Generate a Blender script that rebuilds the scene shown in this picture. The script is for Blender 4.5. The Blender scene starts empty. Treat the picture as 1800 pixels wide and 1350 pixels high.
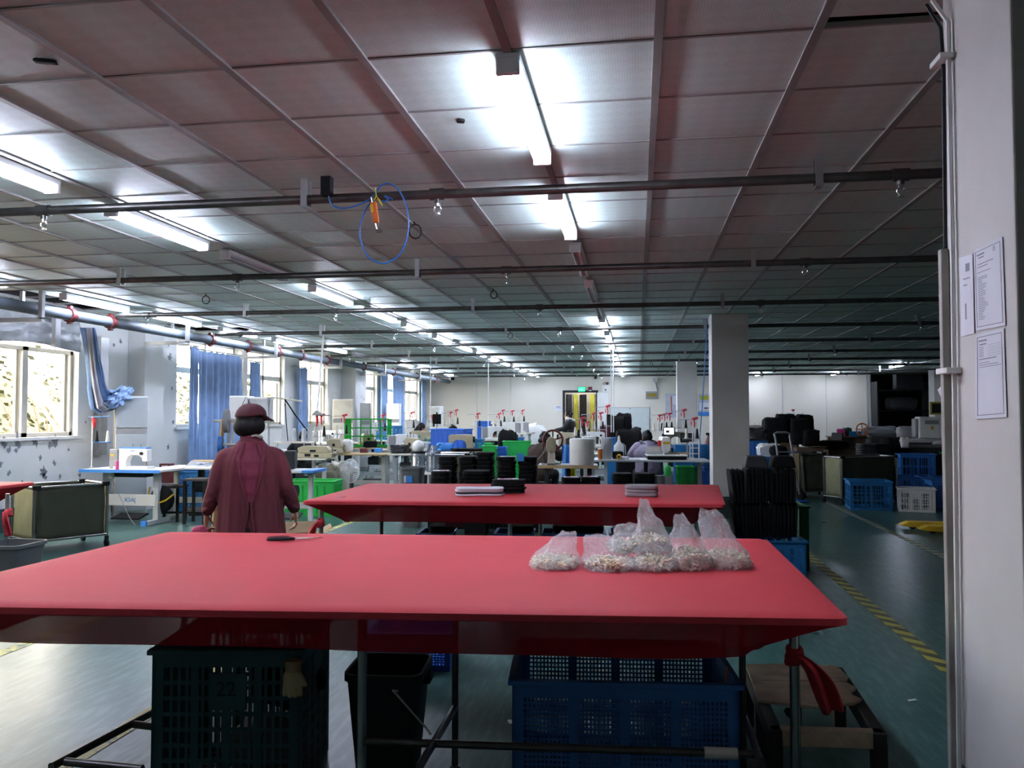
import bpy, bmesh, math, random
from mathutils import Vector, Matrix, noise
random.seed(7)
S = bpy.context.scene
COL = S.collection
R = math.radians
# ---------------------------------------------------------------- camera, light, exposure
F, ZC, YAW, PITCH = 1437.0, 1.5, R(8.7), R(2.16)
cam_data = bpy.data.cameras.new('camera')
cam = bpy.data.objects.new('camera', cam_data); COL.objects.link(cam)
cam.location = (0, 0, ZC); cam.rotation_euler = (R(90) + PITCH, 0, YAW)
cam_data.sensor_width = 36; cam_data.lens = F / 1800 * 36; cam_data.clip_start = 0.02
S.camera = cam
S.view_settings.view_transform = 'Standard'; S.view_settings.look = 'None'
S.view_settings.gamma = 1; S.view_settings.use_curve_mapping = False
S.view_settings.exposure = 2.15
S.cycles.use_denoising = True
S.cycles.max_bounces = 8; S.cycles.diffuse_bounces = 4; S.cycles.glossy_bounces = 3
S.cycles.transparent_max_bounces = 12; S.cycles.transmission_bounces = 4
S.cycles.sample_clamp_indirect = 6
S.cycles.caustics_reflective = False; S.cycles.caustics_refractive = False
TUBE = 20.0        # glow of a lit tube
SKY = 4.0         # hazy bright sky behind the windows
world = bpy.data.worlds.new('hazy_sky'); S.world = world; world.use_nodes = True
bgn = world.node_tree.nodes['Background']
bgn.inputs[0].default_value = (1.0, 0.93, 0.80, 1); bgn.inputs[1].default_value = SKY
def portal(y0, y1, z0, z1):
    l = bpy.data.lights.new('window_portal', 'AREA'); l.shape = 'RECTANGLE'
    l.size = z1 - z0; l.size_y = y1 - y0; l.cycles.is_portal = True
    o = bpy.data.objects.new('window_portal', l); COL.objects.link(o)
    o.location = (-8.3, (y0 + y1) / 2, (z0 + z1) / 2); o.rotation_euler = (0, R(-90), 0)
WINS = [(3.6, 5.2, 1.2, 2.42), (6.1, 10.75, 1.2, 2.42), (13.3, 15.55, 1.28, 2.88), (15.95, 17.75, 1.28, 2.88),  # first opening is an unseen window, added to light the left side
        (18.6, 20.4, 1.28, 2.88), (22.85, 24.5, 1.28, 2.88), (25.05, 26.75, 1.28, 2.88), (27.7, 29.5, 1.28, 2.88)]
for w in WINS: portal(*w)
# ---------------------------------------------------------------- picture -> place helpers
cy_, sy_, cp_, sp_ = math.cos(YAW), math.sin(YAW), math.cos(PITCH), math.sin(PITCH)
FW = Vector((-sy_ * cp_, cy_ * cp_, sp_)); RI = Vector((cy_, sy_, 0)); UP = RI.cross(FW); CAM = Vector((0, 0, ZC))
def ray(x, y): return FW + RI * ((x - 900) / F) + UP * ((675 - y) / F)
def P(x, y, d): return CAM + ray(x, y) * d                       # at distance d along the view axis
def T(x, d, z):                                                  # picture column x, distance d, height z
    p = CAM + FW * d + RI * ((x - 900) / F * d)
    return p + UP * ((z - p.z) / cp_)
def G(x, y, z):
    r = ray(x, y); return CAM + r * ((z - ZC) / r.z)
def PX(x, y, v):
    r = ray(x, y); return CAM + r * (v / r.x)
def PY(x, y, v):
    r = ray(x, y); return CAM + r * (v / r.y)
# ---------------------------------------------------------------- materials
def lin(h):
    c = [int(h[i:i + 2], 16) / 255 for i in (0, 2, 4)]
    return tuple((x / 12.92 if x <= .04045 else ((x + .055) / 1.055) ** 2.4) for x in c) + (1,)
MATS = {}
def mat(name, col, rough=.6, metal=0, var=.12, scale=6, bump=0, bscale=60, spec=.5, alpha=1, emit=0, sheen=0, trans=0):
    m = bpy.data.materials.new(name); m.use_nodes = True; nt = m.node_tree; N = nt.nodes; L = nt.links
    b = N['Principled BSDF']; c = lin(col)
    b.inputs['Roughness'].default_value = rough; b.inputs['Metallic'].default_value = metal
    b.inputs['Specular IOR Level'].default_value = spec; b.inputs['Base Color'].default_value = c
    if emit:
        b.inputs['Emission Color'].default_value = c; b.inputs['Emission Strength'].default_value = emit
    tc = N.new('ShaderNodeTexCoord')
    if var:
        n = N.new('ShaderNodeTexNoise'); n.inputs['Scale'].default_value = scale; n.inputs['Detail'].default_value = 5
        L.new(tc.outputs['Object'], n.inputs['Vector'])
        r = N.new('ShaderNodeValToRGB'); r.color_ramp.elements[0].position = .3; r.color_ramp.elements[1].position = .7
        r.color_ramp.elements[0].color = tuple(x * (1 - var) for x in c[:3]) + (1,)
        r.color_ramp.elements[1].color = tuple(min(1, x * (1 + var)) for x in c[:3]) + (1,)
        L.new(n.outputs['Fac'], r.inputs['Fac']); L.new(r.outputs['Color'], b.inputs['Base Color'])
    if bump:
        n2 = N.new('ShaderNodeTexNoise'); n2.inputs['Scale'].default_value = bscale; n2.inputs['Detail'].default_value = 4
        L.new(tc.outputs['Object'], n2.inputs['Vector'])
        bp = N.new('ShaderNodeBump'); bp.inputs['Strength'].default_value = bump; bp.inputs['Distance'].default_value = .02
        L.new(n2.outputs['Fac'], bp.inputs['Height']); L.new(bp.outputs['Normal'], b.inputs['Normal'])
    if trans:
        out = N['Material Output']; t = N.new('ShaderNodeBsdfTransparent'); mx = N.new('ShaderNodeMixShader'); mx.inputs[0].default_value = trans
        L.new(b.outputs[0], mx.inputs[1]); L.new(t.outputs[0], mx.inputs[2]); L.new(mx.outputs[0], out.inputs[0])
    m.diffuse_color = c
    MATS[name] = m
    return m
def glassy(name, tint='FFFFFF', gl=.1, rough=.05, diff=0, dcol='FFFFFF', bump=0, bscale=20):
    m = bpy.data.materials.new(name); m.use_nodes = True; nt = m.node_tree; N = nt.nodes; L = nt.links
    N.remove(N['Principled BSDF']); out = N['Material Output']
    t = N.new('ShaderNodeBsdfTransparent'); t.inputs[0].default_value = lin(tint)
    g = N.new('ShaderNodeBsdfGlossy'); g.inputs['Roughness'].default_value = rough
    m1 = N.new('ShaderNodeMixShader'); m1.inputs[0].default_value = gl
    L.new(t.outputs[0], m1.inputs[1]); L.new(g.outputs[0], m1.inputs[2]); last = m1
    if diff:
        d1 = N.new('ShaderNodeBsdfDiffuse'); d1.inputs[0].default_value = lin(dcol); d2 = N.new('ShaderNodeBsdfTranslucent'); d2.inputs[0].default_value = lin(dcol); d = N.new('ShaderNodeMixShader'); L.new(d1.outputs[0], d.inputs[1]); L.new(d2.outputs[0], d.inputs[2]); d.inputs[0].default_value = .45
        m2 = N.new('ShaderNodeMixShader'); m2.inputs[0].default_value = diff
        L.new(m1.outputs[0], m2.inputs[1]); L.new(d.outputs[0], m2.inputs[2]); last = m2
    if bump:
        tc = N.new('ShaderNodeTexCoord'); n2 = N.new('ShaderNodeTexNoise'); n2.inputs['Scale'].default_value = bscale; n2.inputs['Detail'].default_value = 3
        L.new(tc.outputs['Object'], n2.inputs['Vector']); bp = N.new('ShaderNodeBump'); bp.inputs['Strength'].default_value = bump; bp.inputs['Distance'].default_value = .03
        L.new(n2.outputs['Fac'], bp.inputs['Height']); L.new(bp.outputs['Normal'], g.inputs['Normal'])
    L.new(last.outputs[0], out.inputs[0]); MATS[name] = m
    return m
def pat(m, a):                                                  # woven diamond print of the vinyl-faced ceiling boards
    N = m.node_tree.nodes; L = m.node_tree.links; b = N['Principled BSDF']; src = b.inputs['Base Color'].links[0].from_socket
    tc = N.new('ShaderNodeTexCoord'); mp = N.new('ShaderNodeMapping'); mp.inputs['Rotation'].default_value = (0, 0, R(45)); mp.inputs['Scale'].default_value = (14, 14, 14)
    ck = N.new('ShaderNodeTexChecker'); ck.inputs['Scale'].default_value = 1; ck.inputs['Color1'].default_value = (1, 1, 1, 1); ck.inputs['Color2'].default_value = (1 - a, 1 - a, 1 - a, 1)
    mp2 = N.new('ShaderNodeMapping'); mp2.inputs['Rotation'].default_value = (0, 0, R(20)); mp2.inputs['Scale'].default_value = (1, .02, 1)
    wv = N.new('ShaderNodeTexWave'); wv.inputs['Scale'].default_value = 28
    L.new(tc.outputs['Object'], mp.inputs['Vector']); L.new(mp.outputs['Vector'], ck.inputs['Vector']); L.new(tc.outputs['Object'], mp2.inputs['Vector']); L.new(mp2.outputs['Vector'], wv.inputs['Vector'])
    m1 = N.new('ShaderNodeMix'); m1.data_type = 'RGBA'; m1.blend_type = 'MULTIPLY'; m1.inputs['Factor'].default_value = 1; L.new(src, m1.inputs['A']); L.new(ck.outputs['Color'], m1.inputs['B'])
    m2 = N.new('ShaderNodeMix'); m2.data_type = 'RGBA'; m2.blend_type = 'MULTIPLY'; m2.inputs['Factor'].default_value = a * 1.6; L.new(m1.outputs['Result'], m2.inputs['A']); L.new(wv.outputs['Color'], m2.inputs['B'])
    L.new(m2.outputs['Result'], b.inputs['Base Color'])
mat('ceil', 'C8DAD4', .48, var=.05, scale=1.3, bump=.06, bscale=30, spec=.45)
pat(MATS['ceil'], .06)
mat('tbar', '888683', .45, var=.1)
mat('slab', '262524', .9)
mat('white_paint', 'CFD0CE', .7, var=.05, scale=2)
mat('far_paint', 'D8D2C6', .75, var=.04, scale=1)
mat('pillar_paint', 'C9C6C2', .75, var=.06, scale=2.5, bump=.1, bscale=8)
mat('skirting', '2C3F3D', .5)
mat('alu', 'B9B7B0', .45, .3, var=.06)
mat('lampwhite', 'E3E4E6', .4, var=.03)
mat('lampgrey', '8E8F90', .35, var=.05)
mat('tube_on', 'E2E9FF', .3, var=0, emit=TUBE)
mat('tube_off', 'B8BABC', .25, var=.05)
mat('pipe', '5A5856', .38, .75, var=.25, scale=9)
mat('pipe_grey', '525C64', .6, .1, var=.12)
mat('zinc', 'A9ABAC', .35, .8, var=.15)
mat('chrome', 'D2D2D0', .15, 1, var=0)
mat('steel', 'B0AFAC', .22, .95, var=.05)
mat('redpaint', '5C2020', .5)
mat('red_cloth', 'BE3A41', .68, var=.05, scale=3, bump=.05, bscale=25, spec=.25, sheen=1)
mat('red_skirt', 'C4222E', .85, var=.05, scale=3, bump=.05, bscale=25, spec=.08, trans=.04)
mat('ribbon', 'C01F2C', .6, var=.1)
mat('black', '0B0C0E', .6, var=.2, spec=.25)
mat('blackcloth', '0C0D0F', .85, spec=.2, var=.35, scale=18, bump=.3, bscale=40)
mat('darkgrey', '2C2E32', .6, spec=.25)
mat('grey', '8C8E90', .5)
mat('lightgrey', 'B5B8BA', .5)
mat('white', 'DDDDDA', .5, var=.05)
mat('offwhite', 'C9C5B8', .55)
mat('cream', 'A49B80', .5, var=.1)
mat('creamdark', '827C68', .5)
mat('blue_crate', '3070B8', .5, var=.1)
mat('blue_bright', '2467C8', .5, var=.08)
mat('blue_teal', '1A6CA4', .5, var=.1)
mat('dark_teal', '1C444C', .55, var=.15)
mat('green_crate', '1D9A3C', .45, var=.1)
mat('green_bright', '22B24A', .45, var=.08)
mat('green_dark', '0F5A30', .5, var=.1)
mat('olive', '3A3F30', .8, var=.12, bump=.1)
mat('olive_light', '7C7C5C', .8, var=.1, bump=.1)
mat('wood', '9A7A54', .6, var=.2, scale=12)
mat('woodtop', 'B79D74', .5, var=.12, scale=10)
mat('oldwood', 'B8A48C', .7, var=.35, scale=7, bump=.3, bscale=30)
mat('darkwood', '2E2A28', .7, var=.3)
mat('cardboard', '9C8464', .8, var=.08)
mat('cardboard_d', '6E5A48', .8, var=.08)
mat('curtain', '7C98C0', .42, var=.12, scale=5, spec=.5)
mat('curtain_lining', 'A3A3AE', .6, var=.1)
mat('plastic_sheet', '9A9DA0', .25, var=.1, bump=.6, bscale=7)
mat('bluepaint', '3C84D0', .45, var=.05)
mat('yellow', 'C9A522', .5)
mat('yellowgreen', 'B8B52E', .6)
mat('orange', 'C8641E', .5)
mat('pink', 'C8408C', .6)
mat('magenta', 'A01E46', .5)
mat('maroon', '64242F', .8, var=.12, scale=5, bump=.18, bscale=22)
mat('maroon_in', '75203A', .7, var=.12, scale=8, bump=.25, bscale=30)
mat('maroon_cap', '4C131E', .75, var=.08)
mat('skin', 'B98468', .5, var=.06)
mat('hair', '080707', .6, spec=.3, var=.3, scale=40)
mat('purple', '6F667C', .45, var=.08, bump=.15, bscale=14)
mat('brown_knit', '38281F', .9, var=.45, scale=70, bump=.5, bscale=70)
mat('teal_cloth', '5B8A86', .8)
mat('navy', '0C0D12', .8, var=.2)
mat('trouser', '15151A', .85)
mat('paper', 'DADBE4', .7, var=.03)
mat('ink', '8A8C98', .8, var=0)
mat('inkdark', '55575F', .8, var=0)
mat('screen', 'B9C8EA', .3, var=0, emit=.9)
mat('screen_dark', '26282B', .4, var=.1)
mat('exit_green', '20E060', .4, var=0, emit=1.6)
mat('whiteboard', 'C4CCCB', .25, var=.03)
mat('poster', 'B7BACB', .6, var=.1)
mat('sign_gold', '8A7A2A', .5)
mat('rubber', '121213', .7, spec=.25)
mat('hose', '2E6FC0', .3, var=.05)
mat('rubberband', 'C8C23A', .5)
mat('stain', '70757A', .9, var=.2)
mat('conduit', 'B4B0A6', .5, var=.15)
mat('dirtyconduit', '96928A', .55, var=.3, scale=4)
mat('corridor', 'C9BFA8', .8)
mat('corridor_yellow', 'D8D24A', .7)
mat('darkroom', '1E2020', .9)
mat('ac_front', 'A2AAB0', .45, var=.04)
mat('bin_grey', '54585A', .55)
mat('elastic', 'F6EBD0', .7, var=.08, scale=60)
mat('truss', '9A9484', .6, var=.05)
mat('leafs', '38391F', .8, var=.35, scale=4)
mat('branch', '6A5848', .8)
glassy('glass', gl=.06, rough=.02)
glassy('polybag', 'FCFDFF', gl=.2, rough=.14, diff=.22, dcol='F4F5FA', bump=1.6, bscale=30)
glassy('jarplastic', 'C8D0D8', gl=.16, rough=.1, diff=.18, dcol='B0B8C0')
glassy('greenplastic', '9FE0A8', gl=.05, rough=.3, diff=.65, dcol='3CBC5C')
# ---------------------------------------------------------------- mesh builder
class MB:
    def __init__(s): s.v = []; s.f = []; s.M = None
    def add(s, vs, fs):
        o = len(s.v)
        for p in vs:
            p = Vector(p)
            s.v.append(s.M @ p if s.M else p)
        s.f += [tuple(i + o for i in f) for f in fs]
        return s
    def box(s, c, d, rz=0, rx=0, ry=0):
        m = Matrix.Translation(c) @ Matrix.Rotation(rz, 4, 'Z') @ Matrix.Rotation(ry, 4, 'Y') @ Matrix.Rotation(rx, 4, 'X')
        x, y, z = d[0] / 2, d[1] / 2, d[2] / 2
        vs = [m @ Vector(p) for p in ((-x, -y, -z), (x, -y, -z), (x, y, -z), (-x, y, -z), (-x, -y, z), (x, -y, z), (x, y, z), (-x, y, z))]
        return s.add(vs, [(0, 3, 2, 1), (4, 5, 6, 7), (0, 1, 5, 4), (1, 2, 6, 5), (2, 3, 7, 6), (3, 0, 4, 7)])
    def bb(s, a, b):
        return s.box([(a[i] + b[i]) / 2 for i in range(3)], [abs(b[i] - a[i]) for i in range(3)])
    def tube(s, pts, r, n=8, closed=False, cap=True):
        pts = [Vector(p) for p in pts]; k = len(pts); rr = r if isinstance(r, (list, tuple)) else [r] * k
        vs = []; up = None
        for i, p in enumerate(pts):
            if closed: t = pts[(i + 1) % k] - pts[i - 1]
            else: t = pts[min(i + 1, k - 1)] - pts[max(i - 1, 0)]
            t = t.normalized() if t.length > 1e-9 else Vector((0, 0, 1))
            if up is None: up = Vector((0, 0, 1)) if abs(t.z) < .9 else Vector((1, 0, 0))
            a = t.cross(up)
            if a.length < 1e-6: a = t.cross(Vector((0, 1, 0)))
            a.normalize(); b = a.cross(t); up = b
            for j in range(n):
                w = 2 * math.pi * j / n; vs.append(p + (a * math.cos(w) + b * math.sin(w)) * rr[i])
        fs = []
        for i in range(k if closed else k - 1):
            for j in range(n):
                a0, a1, b0, b1 = i * n + j, i * n + (j + 1) % n, ((i + 1) % k) * n + j, ((i + 1) % k) * n + (j + 1) % n
                fs.append((a0, a1, b1, b0))
        if cap and not closed: fs += [tuple(range(n))[::-1], tuple(range((k - 1) * n, k * n))]
        return s.add(vs, fs)
    def cyl(s, a, b, r, r2=None, n=14): return s.tube([a, b], [r, r if r2 is None else r2], n)
    def lathe(s, prof, c=(0, 0, 0), n=18):
        c = Vector(c); vs = []; fs = []; k = len(prof)
        for r, z in prof:
            for j in range(n):
                w = 2 * math.pi * j / n; vs.append(c + Vector((r * math.cos(w), r * math.sin(w), z)))
        for i in range(k - 1):
            for j in range(n): fs.append((i * n + j, i * n + (j + 1) % n, (i + 1) * n + (j + 1) % n, (i + 1) * n + j))
        fs += [tuple(range(n))[::-1], tuple(range((k - 1) * n, k * n))]
        return s.add(vs, fs)
    def ell(s, c, r, n=12, m=8, M=None):
        c = Vector(c); r = (r, r, r) if not isinstance(r, (tuple, list)) else r; vs = []; fs = []
        for i in range(m + 1):
            a = math.pi * (i / m) * .998 + .0031
            for j in range(n):
                w = 2 * math.pi * j / n
                p = Vector((r[0] * math.sin(a) * math.cos(w), r[1] * math.sin(a) * math.sin(w), -r[2] * math.cos(a)))
                vs.append(c + (M @ p if M else p))
        for i in range(m):
            for j in range(n): fs.append((i * n + j, i * n + (j + 1) % n, (i + 1) * n + (j + 1) % n, (i + 1) * n + j))
        fs += [tuple(range(n))[::-1], tuple(range(m * n, m * n + n))]
        return s.add(vs, fs)
    def caps(s, pts, rs, n=10):
        for i in range(len(pts) - 1): s.tube([pts[i], pts[i + 1]], [rs[i], rs[i + 1]], n)
        for p, r in zip(pts, rs): s.ell(p, r, n, 6)
        return s
    def prism(s, poly, a, b, axis='y'):
        n = len(poly)
        def mk(p, t): return {'y': (p[0], t, p[1]), 'x': (t, p[0], p[1]), 'z': (p[0], p[1], t)}[axis]
        vs = [mk(p, a) for p in poly] + [mk(p, b) for p in poly]
        fs = [tuple(range(n)), tuple(range(n, 2 * n))[::-1]] + [(i, i + n, (i + 1) % n + n, (i + 1) % n) for i in range(n)]
        return s.add(vs, fs)
    def grid(s, fn, nu, nv, wrap=False):
        vs = [fn(i / nu, j / nv) for j in range(nv + 1) for i in range(nu + (0 if wrap else 1))]
        w = nu if wrap else nu + 1; fs = []
        for j in range(nv):
            for i in range(nu): fs.append((j * w + i, j * w + (i + 1) % w, (j + 1) * w + (i + 1) % w, (j + 1) * w + i))
        return s.add(vs, fs)
    def build(s, name, m, parent=None, smooth=True, bev=0, voxel=0, solid=0, sub=0, sm=0, wn=False):
        me = bpy.data.meshes.new(name); me.from_pydata([tuple(v) for v in s.v], [], s.f)
        bm = bmesh.new(); bm.from_mesh(me); bmesh.ops.recalc_face_normals(bm, faces=bm.faces); bm.to_mesh(me); bm.free()
        if smooth:
            me.shade_smooth()
            if not (voxel or sub): me.set_sharp_from_angle(angle=R(38))
        o = bpy.data.objects.new(name, me); COL.objects.link(o)
        if m: me.materials.append(MATS[m] if isinstance(m, str) else m)
        if parent: o.parent = parent
        if voxel:
            x = o.modifiers.new('remesh', 'REMESH'); x.mode = 'VOXEL'; x.voxel_size = voxel; x.use_smooth_shade = True
        if sm:
            x = o.modifiers.new('smooth', 'SMOOTH'); x.factor = .5; x.iterations = sm
        if solid:
            x = o.modifiers.new('solid', 'SOLIDIFY'); x.thickness = solid; x.offset = 0
        if sub:
            x = o.modifiers.new('sub', 'SUBSURF'); x.levels = sub; x.render_levels = sub
        if bev:
            x = o.modifiers.new('bevel', 'BEVEL'); x.width = bev; x.segments = 2; x.limit_method = 'ANGLE'
        return o
def tag(o, label=None, cat=None, group=None, kind=None):
    if label: o['label'] = label
    if cat: o['category'] = cat
    if group: o['group'] = group
    if kind: o['kind'] = kind
    return o
def thing(name, label, cat, loc=(0, 0, 0), rz=0, group=None):
    o = bpy.data.objects.new(name, None); COL.objects.link(o); o.empty_display_size = .05
    o.location = loc; o.rotation_euler = (0, 0, rz)
    return tag(o, label, cat, group)
def dup(root, loc, rz=None, label=None, group=None):
    def cp(o, par):
        c = o.copy(); COL.objects.link(c)
        if par: c.parent = par
        for ch in list(o.children): cp(ch, c)
        return c
    r = cp(root, None); r.location = loc
    if rz is not None: r.rotation_euler = (0, 0, rz)
    if label: r['label'] = label
    if group: r['group'] = group
    elif 'group' in r and label: del r['group']
    return r
def struct(mb, name, m, **k):
    o = mb.build(name, m, **k); o['kind'] = 'structure'; return o
ORD = 'first second third fourth fifth sixth seventh eighth ninth tenth eleventh twelfth thirteenth fourteenth fifteenth sixteenth seventeenth'.split()
def box_obj(name, m, parent, c, d, rz=0, bev=.004, **k): return MB().box(c, d, rz, **k).build(name, m, parent, smooth=False, bev=bev)
def rot2(v, a): return Vector((v[0] * math.cos(a) - v[1] * math.sin(a), v[0] * math.sin(a) + v[1] * math.cos(a)))
def text(name, s, m, parent, loc, rot, size, mirror=False, ext=.001):
    c = bpy.data.curves.new(name, 'FONT'); c.body = s; c.size = size; c.align_x = 'CENTER'; c.align_y = 'CENTER'; c.extrude = ext
    f = bpy.data.objects.new('tmp', c); COL.objects.link(f); bpy.context.view_layer.update()
    me = bpy.data.meshes.new_from_object(f.evaluated_get(bpy.context.evaluated_depsgraph_get())); bpy.data.objects.remove(f); bpy.data.curves.remove(c)
    if mirror:
        for v in me.vertices: v.co.x *= -1
    o = bpy.data.objects.new(name, me); COL.objects.link(o); me.materials.clear(); me.materials.append(MATS[m]); o.parent = parent
    o.location = loc; o.rotation_euler = rot
    return o
# ================================================================ ROOM
H = 2.974; XL, XR, YB, YF = -8.0, 13.0, -3.0, 30.4
def floor_mat():
    m = bpy.data.materials.new('epoxy'); m.use_nodes = True; N = m.node_tree.nodes; L = m.node_tree.links; b = N['Principled BSDF']
    tc = N.new('ShaderNodeTexCoord'); n = N.new('ShaderNodeTexNoise'); n.inputs['Scale'].default_value = 1.1; n.inputs['Detail'].default_value = 8; n.inputs['Roughness'].default_value = .7
    L.new(tc.outputs['Object'], n.inputs['Vector'])
    r = N.new('ShaderNodeValToRGB'); e = r.color_ramp.elements
    e[0].position = .32; e[0].color = lin('294845'); e[1].position = .7; e[1].color = lin('3D5F59')
    L.new(n.outputs['Fac'], r.inputs['Fac'])
    mp = N.new('ShaderNodeMapping'); mp.inputs['Scale'].default_value = (9, 1.6, 1); mp.inputs['Rotation'].default_value = (0, 0, .5)
    L.new(tc.outputs['Object'], mp.inputs['Vector'])
    n2 = N.new('ShaderNodeTexNoise'); n2.inputs['Scale'].default_value = 3; n2.inputs['Detail'].default_value = 6; L.new(mp.outputs['Vector'], n2.inputs['Vector'])
    sc = N.new('ShaderNodeValToRGB'); e = sc.color_ramp.elements; e[0].position = .45; e[0].color = (0, 0, 0, 1); e[1].position = .85; e[1].color = (.42, .42, .42, 1)
    L.new(n2.outputs['Fac'], sc.inputs['Fac'])
    mx = N.new('ShaderNodeMix'); mx.data_type = 'RGBA'; mx.inputs['B'].default_value = lin('7D9A96')
    L.new(sc.outputs['Color'], mx.inputs['Factor']); L.new(r.outputs['Color'], mx.inputs['A']); L.new(mx.outputs['Result'], b.inputs['Base Color'])
    rr = N.new('ShaderNodeMapRange'); rr.inputs['To Min'].default_value = .2; rr.inputs['To Max'].default_value = .42; b.inputs['Specular IOR Level'].default_value = .24
    L.new(n.outputs['Fac'], rr.inputs['Value']); L.new(rr.outputs['Result'], b.inputs['Roughness'])
    bp = N.new('ShaderNodeBump'); bp.inputs['Strength'].default_value = .18; bp.inputs['Distance'].default_value = .01
    n3 = N.new('ShaderNodeTexNoise'); n3.inputs['Scale'].default_value = 5; n3.inputs['Detail'].default_value = 5; L.new(tc.outputs['Object'], n3.inputs['Vector'])
    L.new(n3.outputs['Fac'], bp.inputs['Height']); L.new(bp.outputs['Normal'], b.inputs['Normal'])
    return m
def hazard_mat(name, c1, c2, wear=.5, stripes=True):
    m = bpy.data.materials.new(name); m.use_nodes = True; N = m.node_tree.nodes; L = m.node_tree.links; b = N['Principled BSDF']; b.inputs['Roughness'].default_value = .5
    tc = N.new('ShaderNodeTexCoord'); sp = N.new('ShaderNodeSeparateXYZ'); L.new(tc.outputs['Object'], sp.inputs['Vector'])
    ad = N.new('ShaderNodeMath'); ad.operation = 'ADD'; L.new(sp.outputs['X'], ad.inputs[0]); L.new(sp.outputs['Y'], ad.inputs[1])
    mu = N.new('ShaderNodeMath'); mu.operation = 'MULTIPLY'; mu.inputs[1].default_value = 1 / .21; L.new(ad.outputs[0], mu.inputs[0])
    fr = N.new('ShaderNodeMath'); fr.operation = 'FRACT'; L.new(mu.outputs[0], fr.inputs[0])
    gt = N.new('ShaderNodeMath'); gt.operation = 'GREATER_THAN'; gt.inputs[1].default_value = .5 if stripes else 2; L.new(fr.outputs[0], gt.inputs[0])
    mx = N.new('ShaderNodeMix'); mx.data_type = 'RGBA'; mx.inputs['A'].default_value = lin(c1); mx.inputs['B'].default_value = lin(c2); L.new(gt.outputs[0], mx.inputs['Factor'])
    n = N.new('ShaderNodeTexNoise'); n.inputs['Scale'].default_value = 14; n.inputs['Detail'].default_value = 6; L.new(tc.outputs['Object'], n.inputs['Vector'])
    r = N.new('ShaderNodeValToRGB'); r.color_ramp.elements[0].position = wear; r.color_ramp.elements[1].position = wear + .08; L.new(n.outputs['Fac'], r.inputs['Fac'])
    m2 = N.new('ShaderNodeMix'); m2.data_type = 'RGBA'; m2.inputs['B'].default_value = lin('3E5450'); L.new(mx.outputs['Result'], m2.inputs['A']); L.new(r.outputs['Color'], m2.inputs['Factor'])
    L.new(m2.outputs['Result'], b.inputs['Base Color']); MATS[name] = m; return m
MATS['epoxy'] = floor_mat()
hazard_mat('hazard', 'A8A044', '4A4A3A', .6); hazard_mat('hazard_faint', 'A4A480', '3A4C48', .6); hazard_mat('yellowline', 'B5AE5A', 'B5AE5A', .52, False)
struct(MB().bb((XL - .3, YB - .2, -.1), (XR + .2, YF + 6, 0)), 'floor', 'epoxy', smooth=False)
def strip(name, x, w, y0, y1, m): return struct(MB().bb((x - w / 2, y0, .0005), (x + w / 2, y1, .0025)), name, m, smooth=False)
strip('floor_marking', 1.8, .1, 2.5, 12.0, 'hazard'); strip('floor_marking', 3.2, .09, 6, 20, 'hazard_faint')
strip('floor_marking', -3.97, .1, 1, 19, 'yellowline'); strip('floor_marking', -2.43, .1, 1.5, 4.6, 'yellowline')
for x, y in [(1.5, 3.9), (1.55, 3.8), (1.42, 4.62), (2.4, 4.3), (-2.4, 4.35), (-.62, 4.0)]:
    struct(MB().box((x, y, .003), (.05, .018, .004), rz=x * 7), 'floor_marking', 'paper', smooth=False)
# ceiling: laid tiles (a few are missing over the window side), T-bars, slab above
mb = MB(); X0, Y0 = .09, 3.204; missing = {(-13, 9), (-12, 16), (-13, 15), (-12, 24), (-13, 10), (-13, 11), (-14, 11), (-14, 15), (-13, 16), (-13, 24), (-14, 20)}; raised = (1, -1)
for i in range(-14, 22):
    for j in range(-11, 46):
        if (i, j) in missing or (i, j) == raised: continue
        a, b_ = X0 + .6 * i, Y0 + .6 * j; c, d_ = a + .6, min(b_ + .6, YF); a = max(a, XL - .02); c = min(c, XR)
        dz = random.uniform(-.0015, .0015) if random.random() < .4 else 0
        mb.add([(a, b_, H + dz), (c, b_, H - dz), (c, d_, H - dz), (a, d_, H + dz)], [(0, 1, 2, 3)])
struct(mb, 'ceiling', 'ceil', smooth=False)
a, b_ = X0 + .6, Y0 - .6
struct(MB().add([(a, b_ - .05, H - .004), (a + .6, b_ - .05, H - .004), (a + .6, b_ + .585, H + .02), (a, b_ + .565, H + .022), (a, b_ - .05, H + .01), (a + .6, b_ - .05, H + .01), (a + .6, b_ + .585, H + .03), (a, b_ + .565, H + .036)],
    [(0, 1, 2, 3), (4, 5, 6, 7), (3, 2, 6, 7), (0, 3, 7, 4), (1, 2, 6, 5)]), 'ceiling', 'ceil', smooth=False)
mb = MB()
for i in range(-13, 22):
    x = X0 + .6 * i
    mb.bb((x - .0175, YB, H - .012), (x + .0175, YF, H + .02))
for j in range(-10, 46):
    y = Y0 + .6 * j
    mb.bb((XL, y - .007, H - .005), (XR, y + .007, H + .016))
struct(mb, 'ceiling_panel_grid', 'tbar', smooth=False)
struct(MB().bb((XL - .3, YB - .2, 3.5), (XR + .2, YF + 6, 3.6)), 'ceiling_slab', 'slab', smooth=False)
struct(MB().bb((XL + .001, YB, 2.99), (XL + .02, YF, 3.5)), 'ceiling_shade_panel', 'slab', smooth=False)  # dark sheet over the wall top, standing in for shade behind missing tiles
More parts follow.
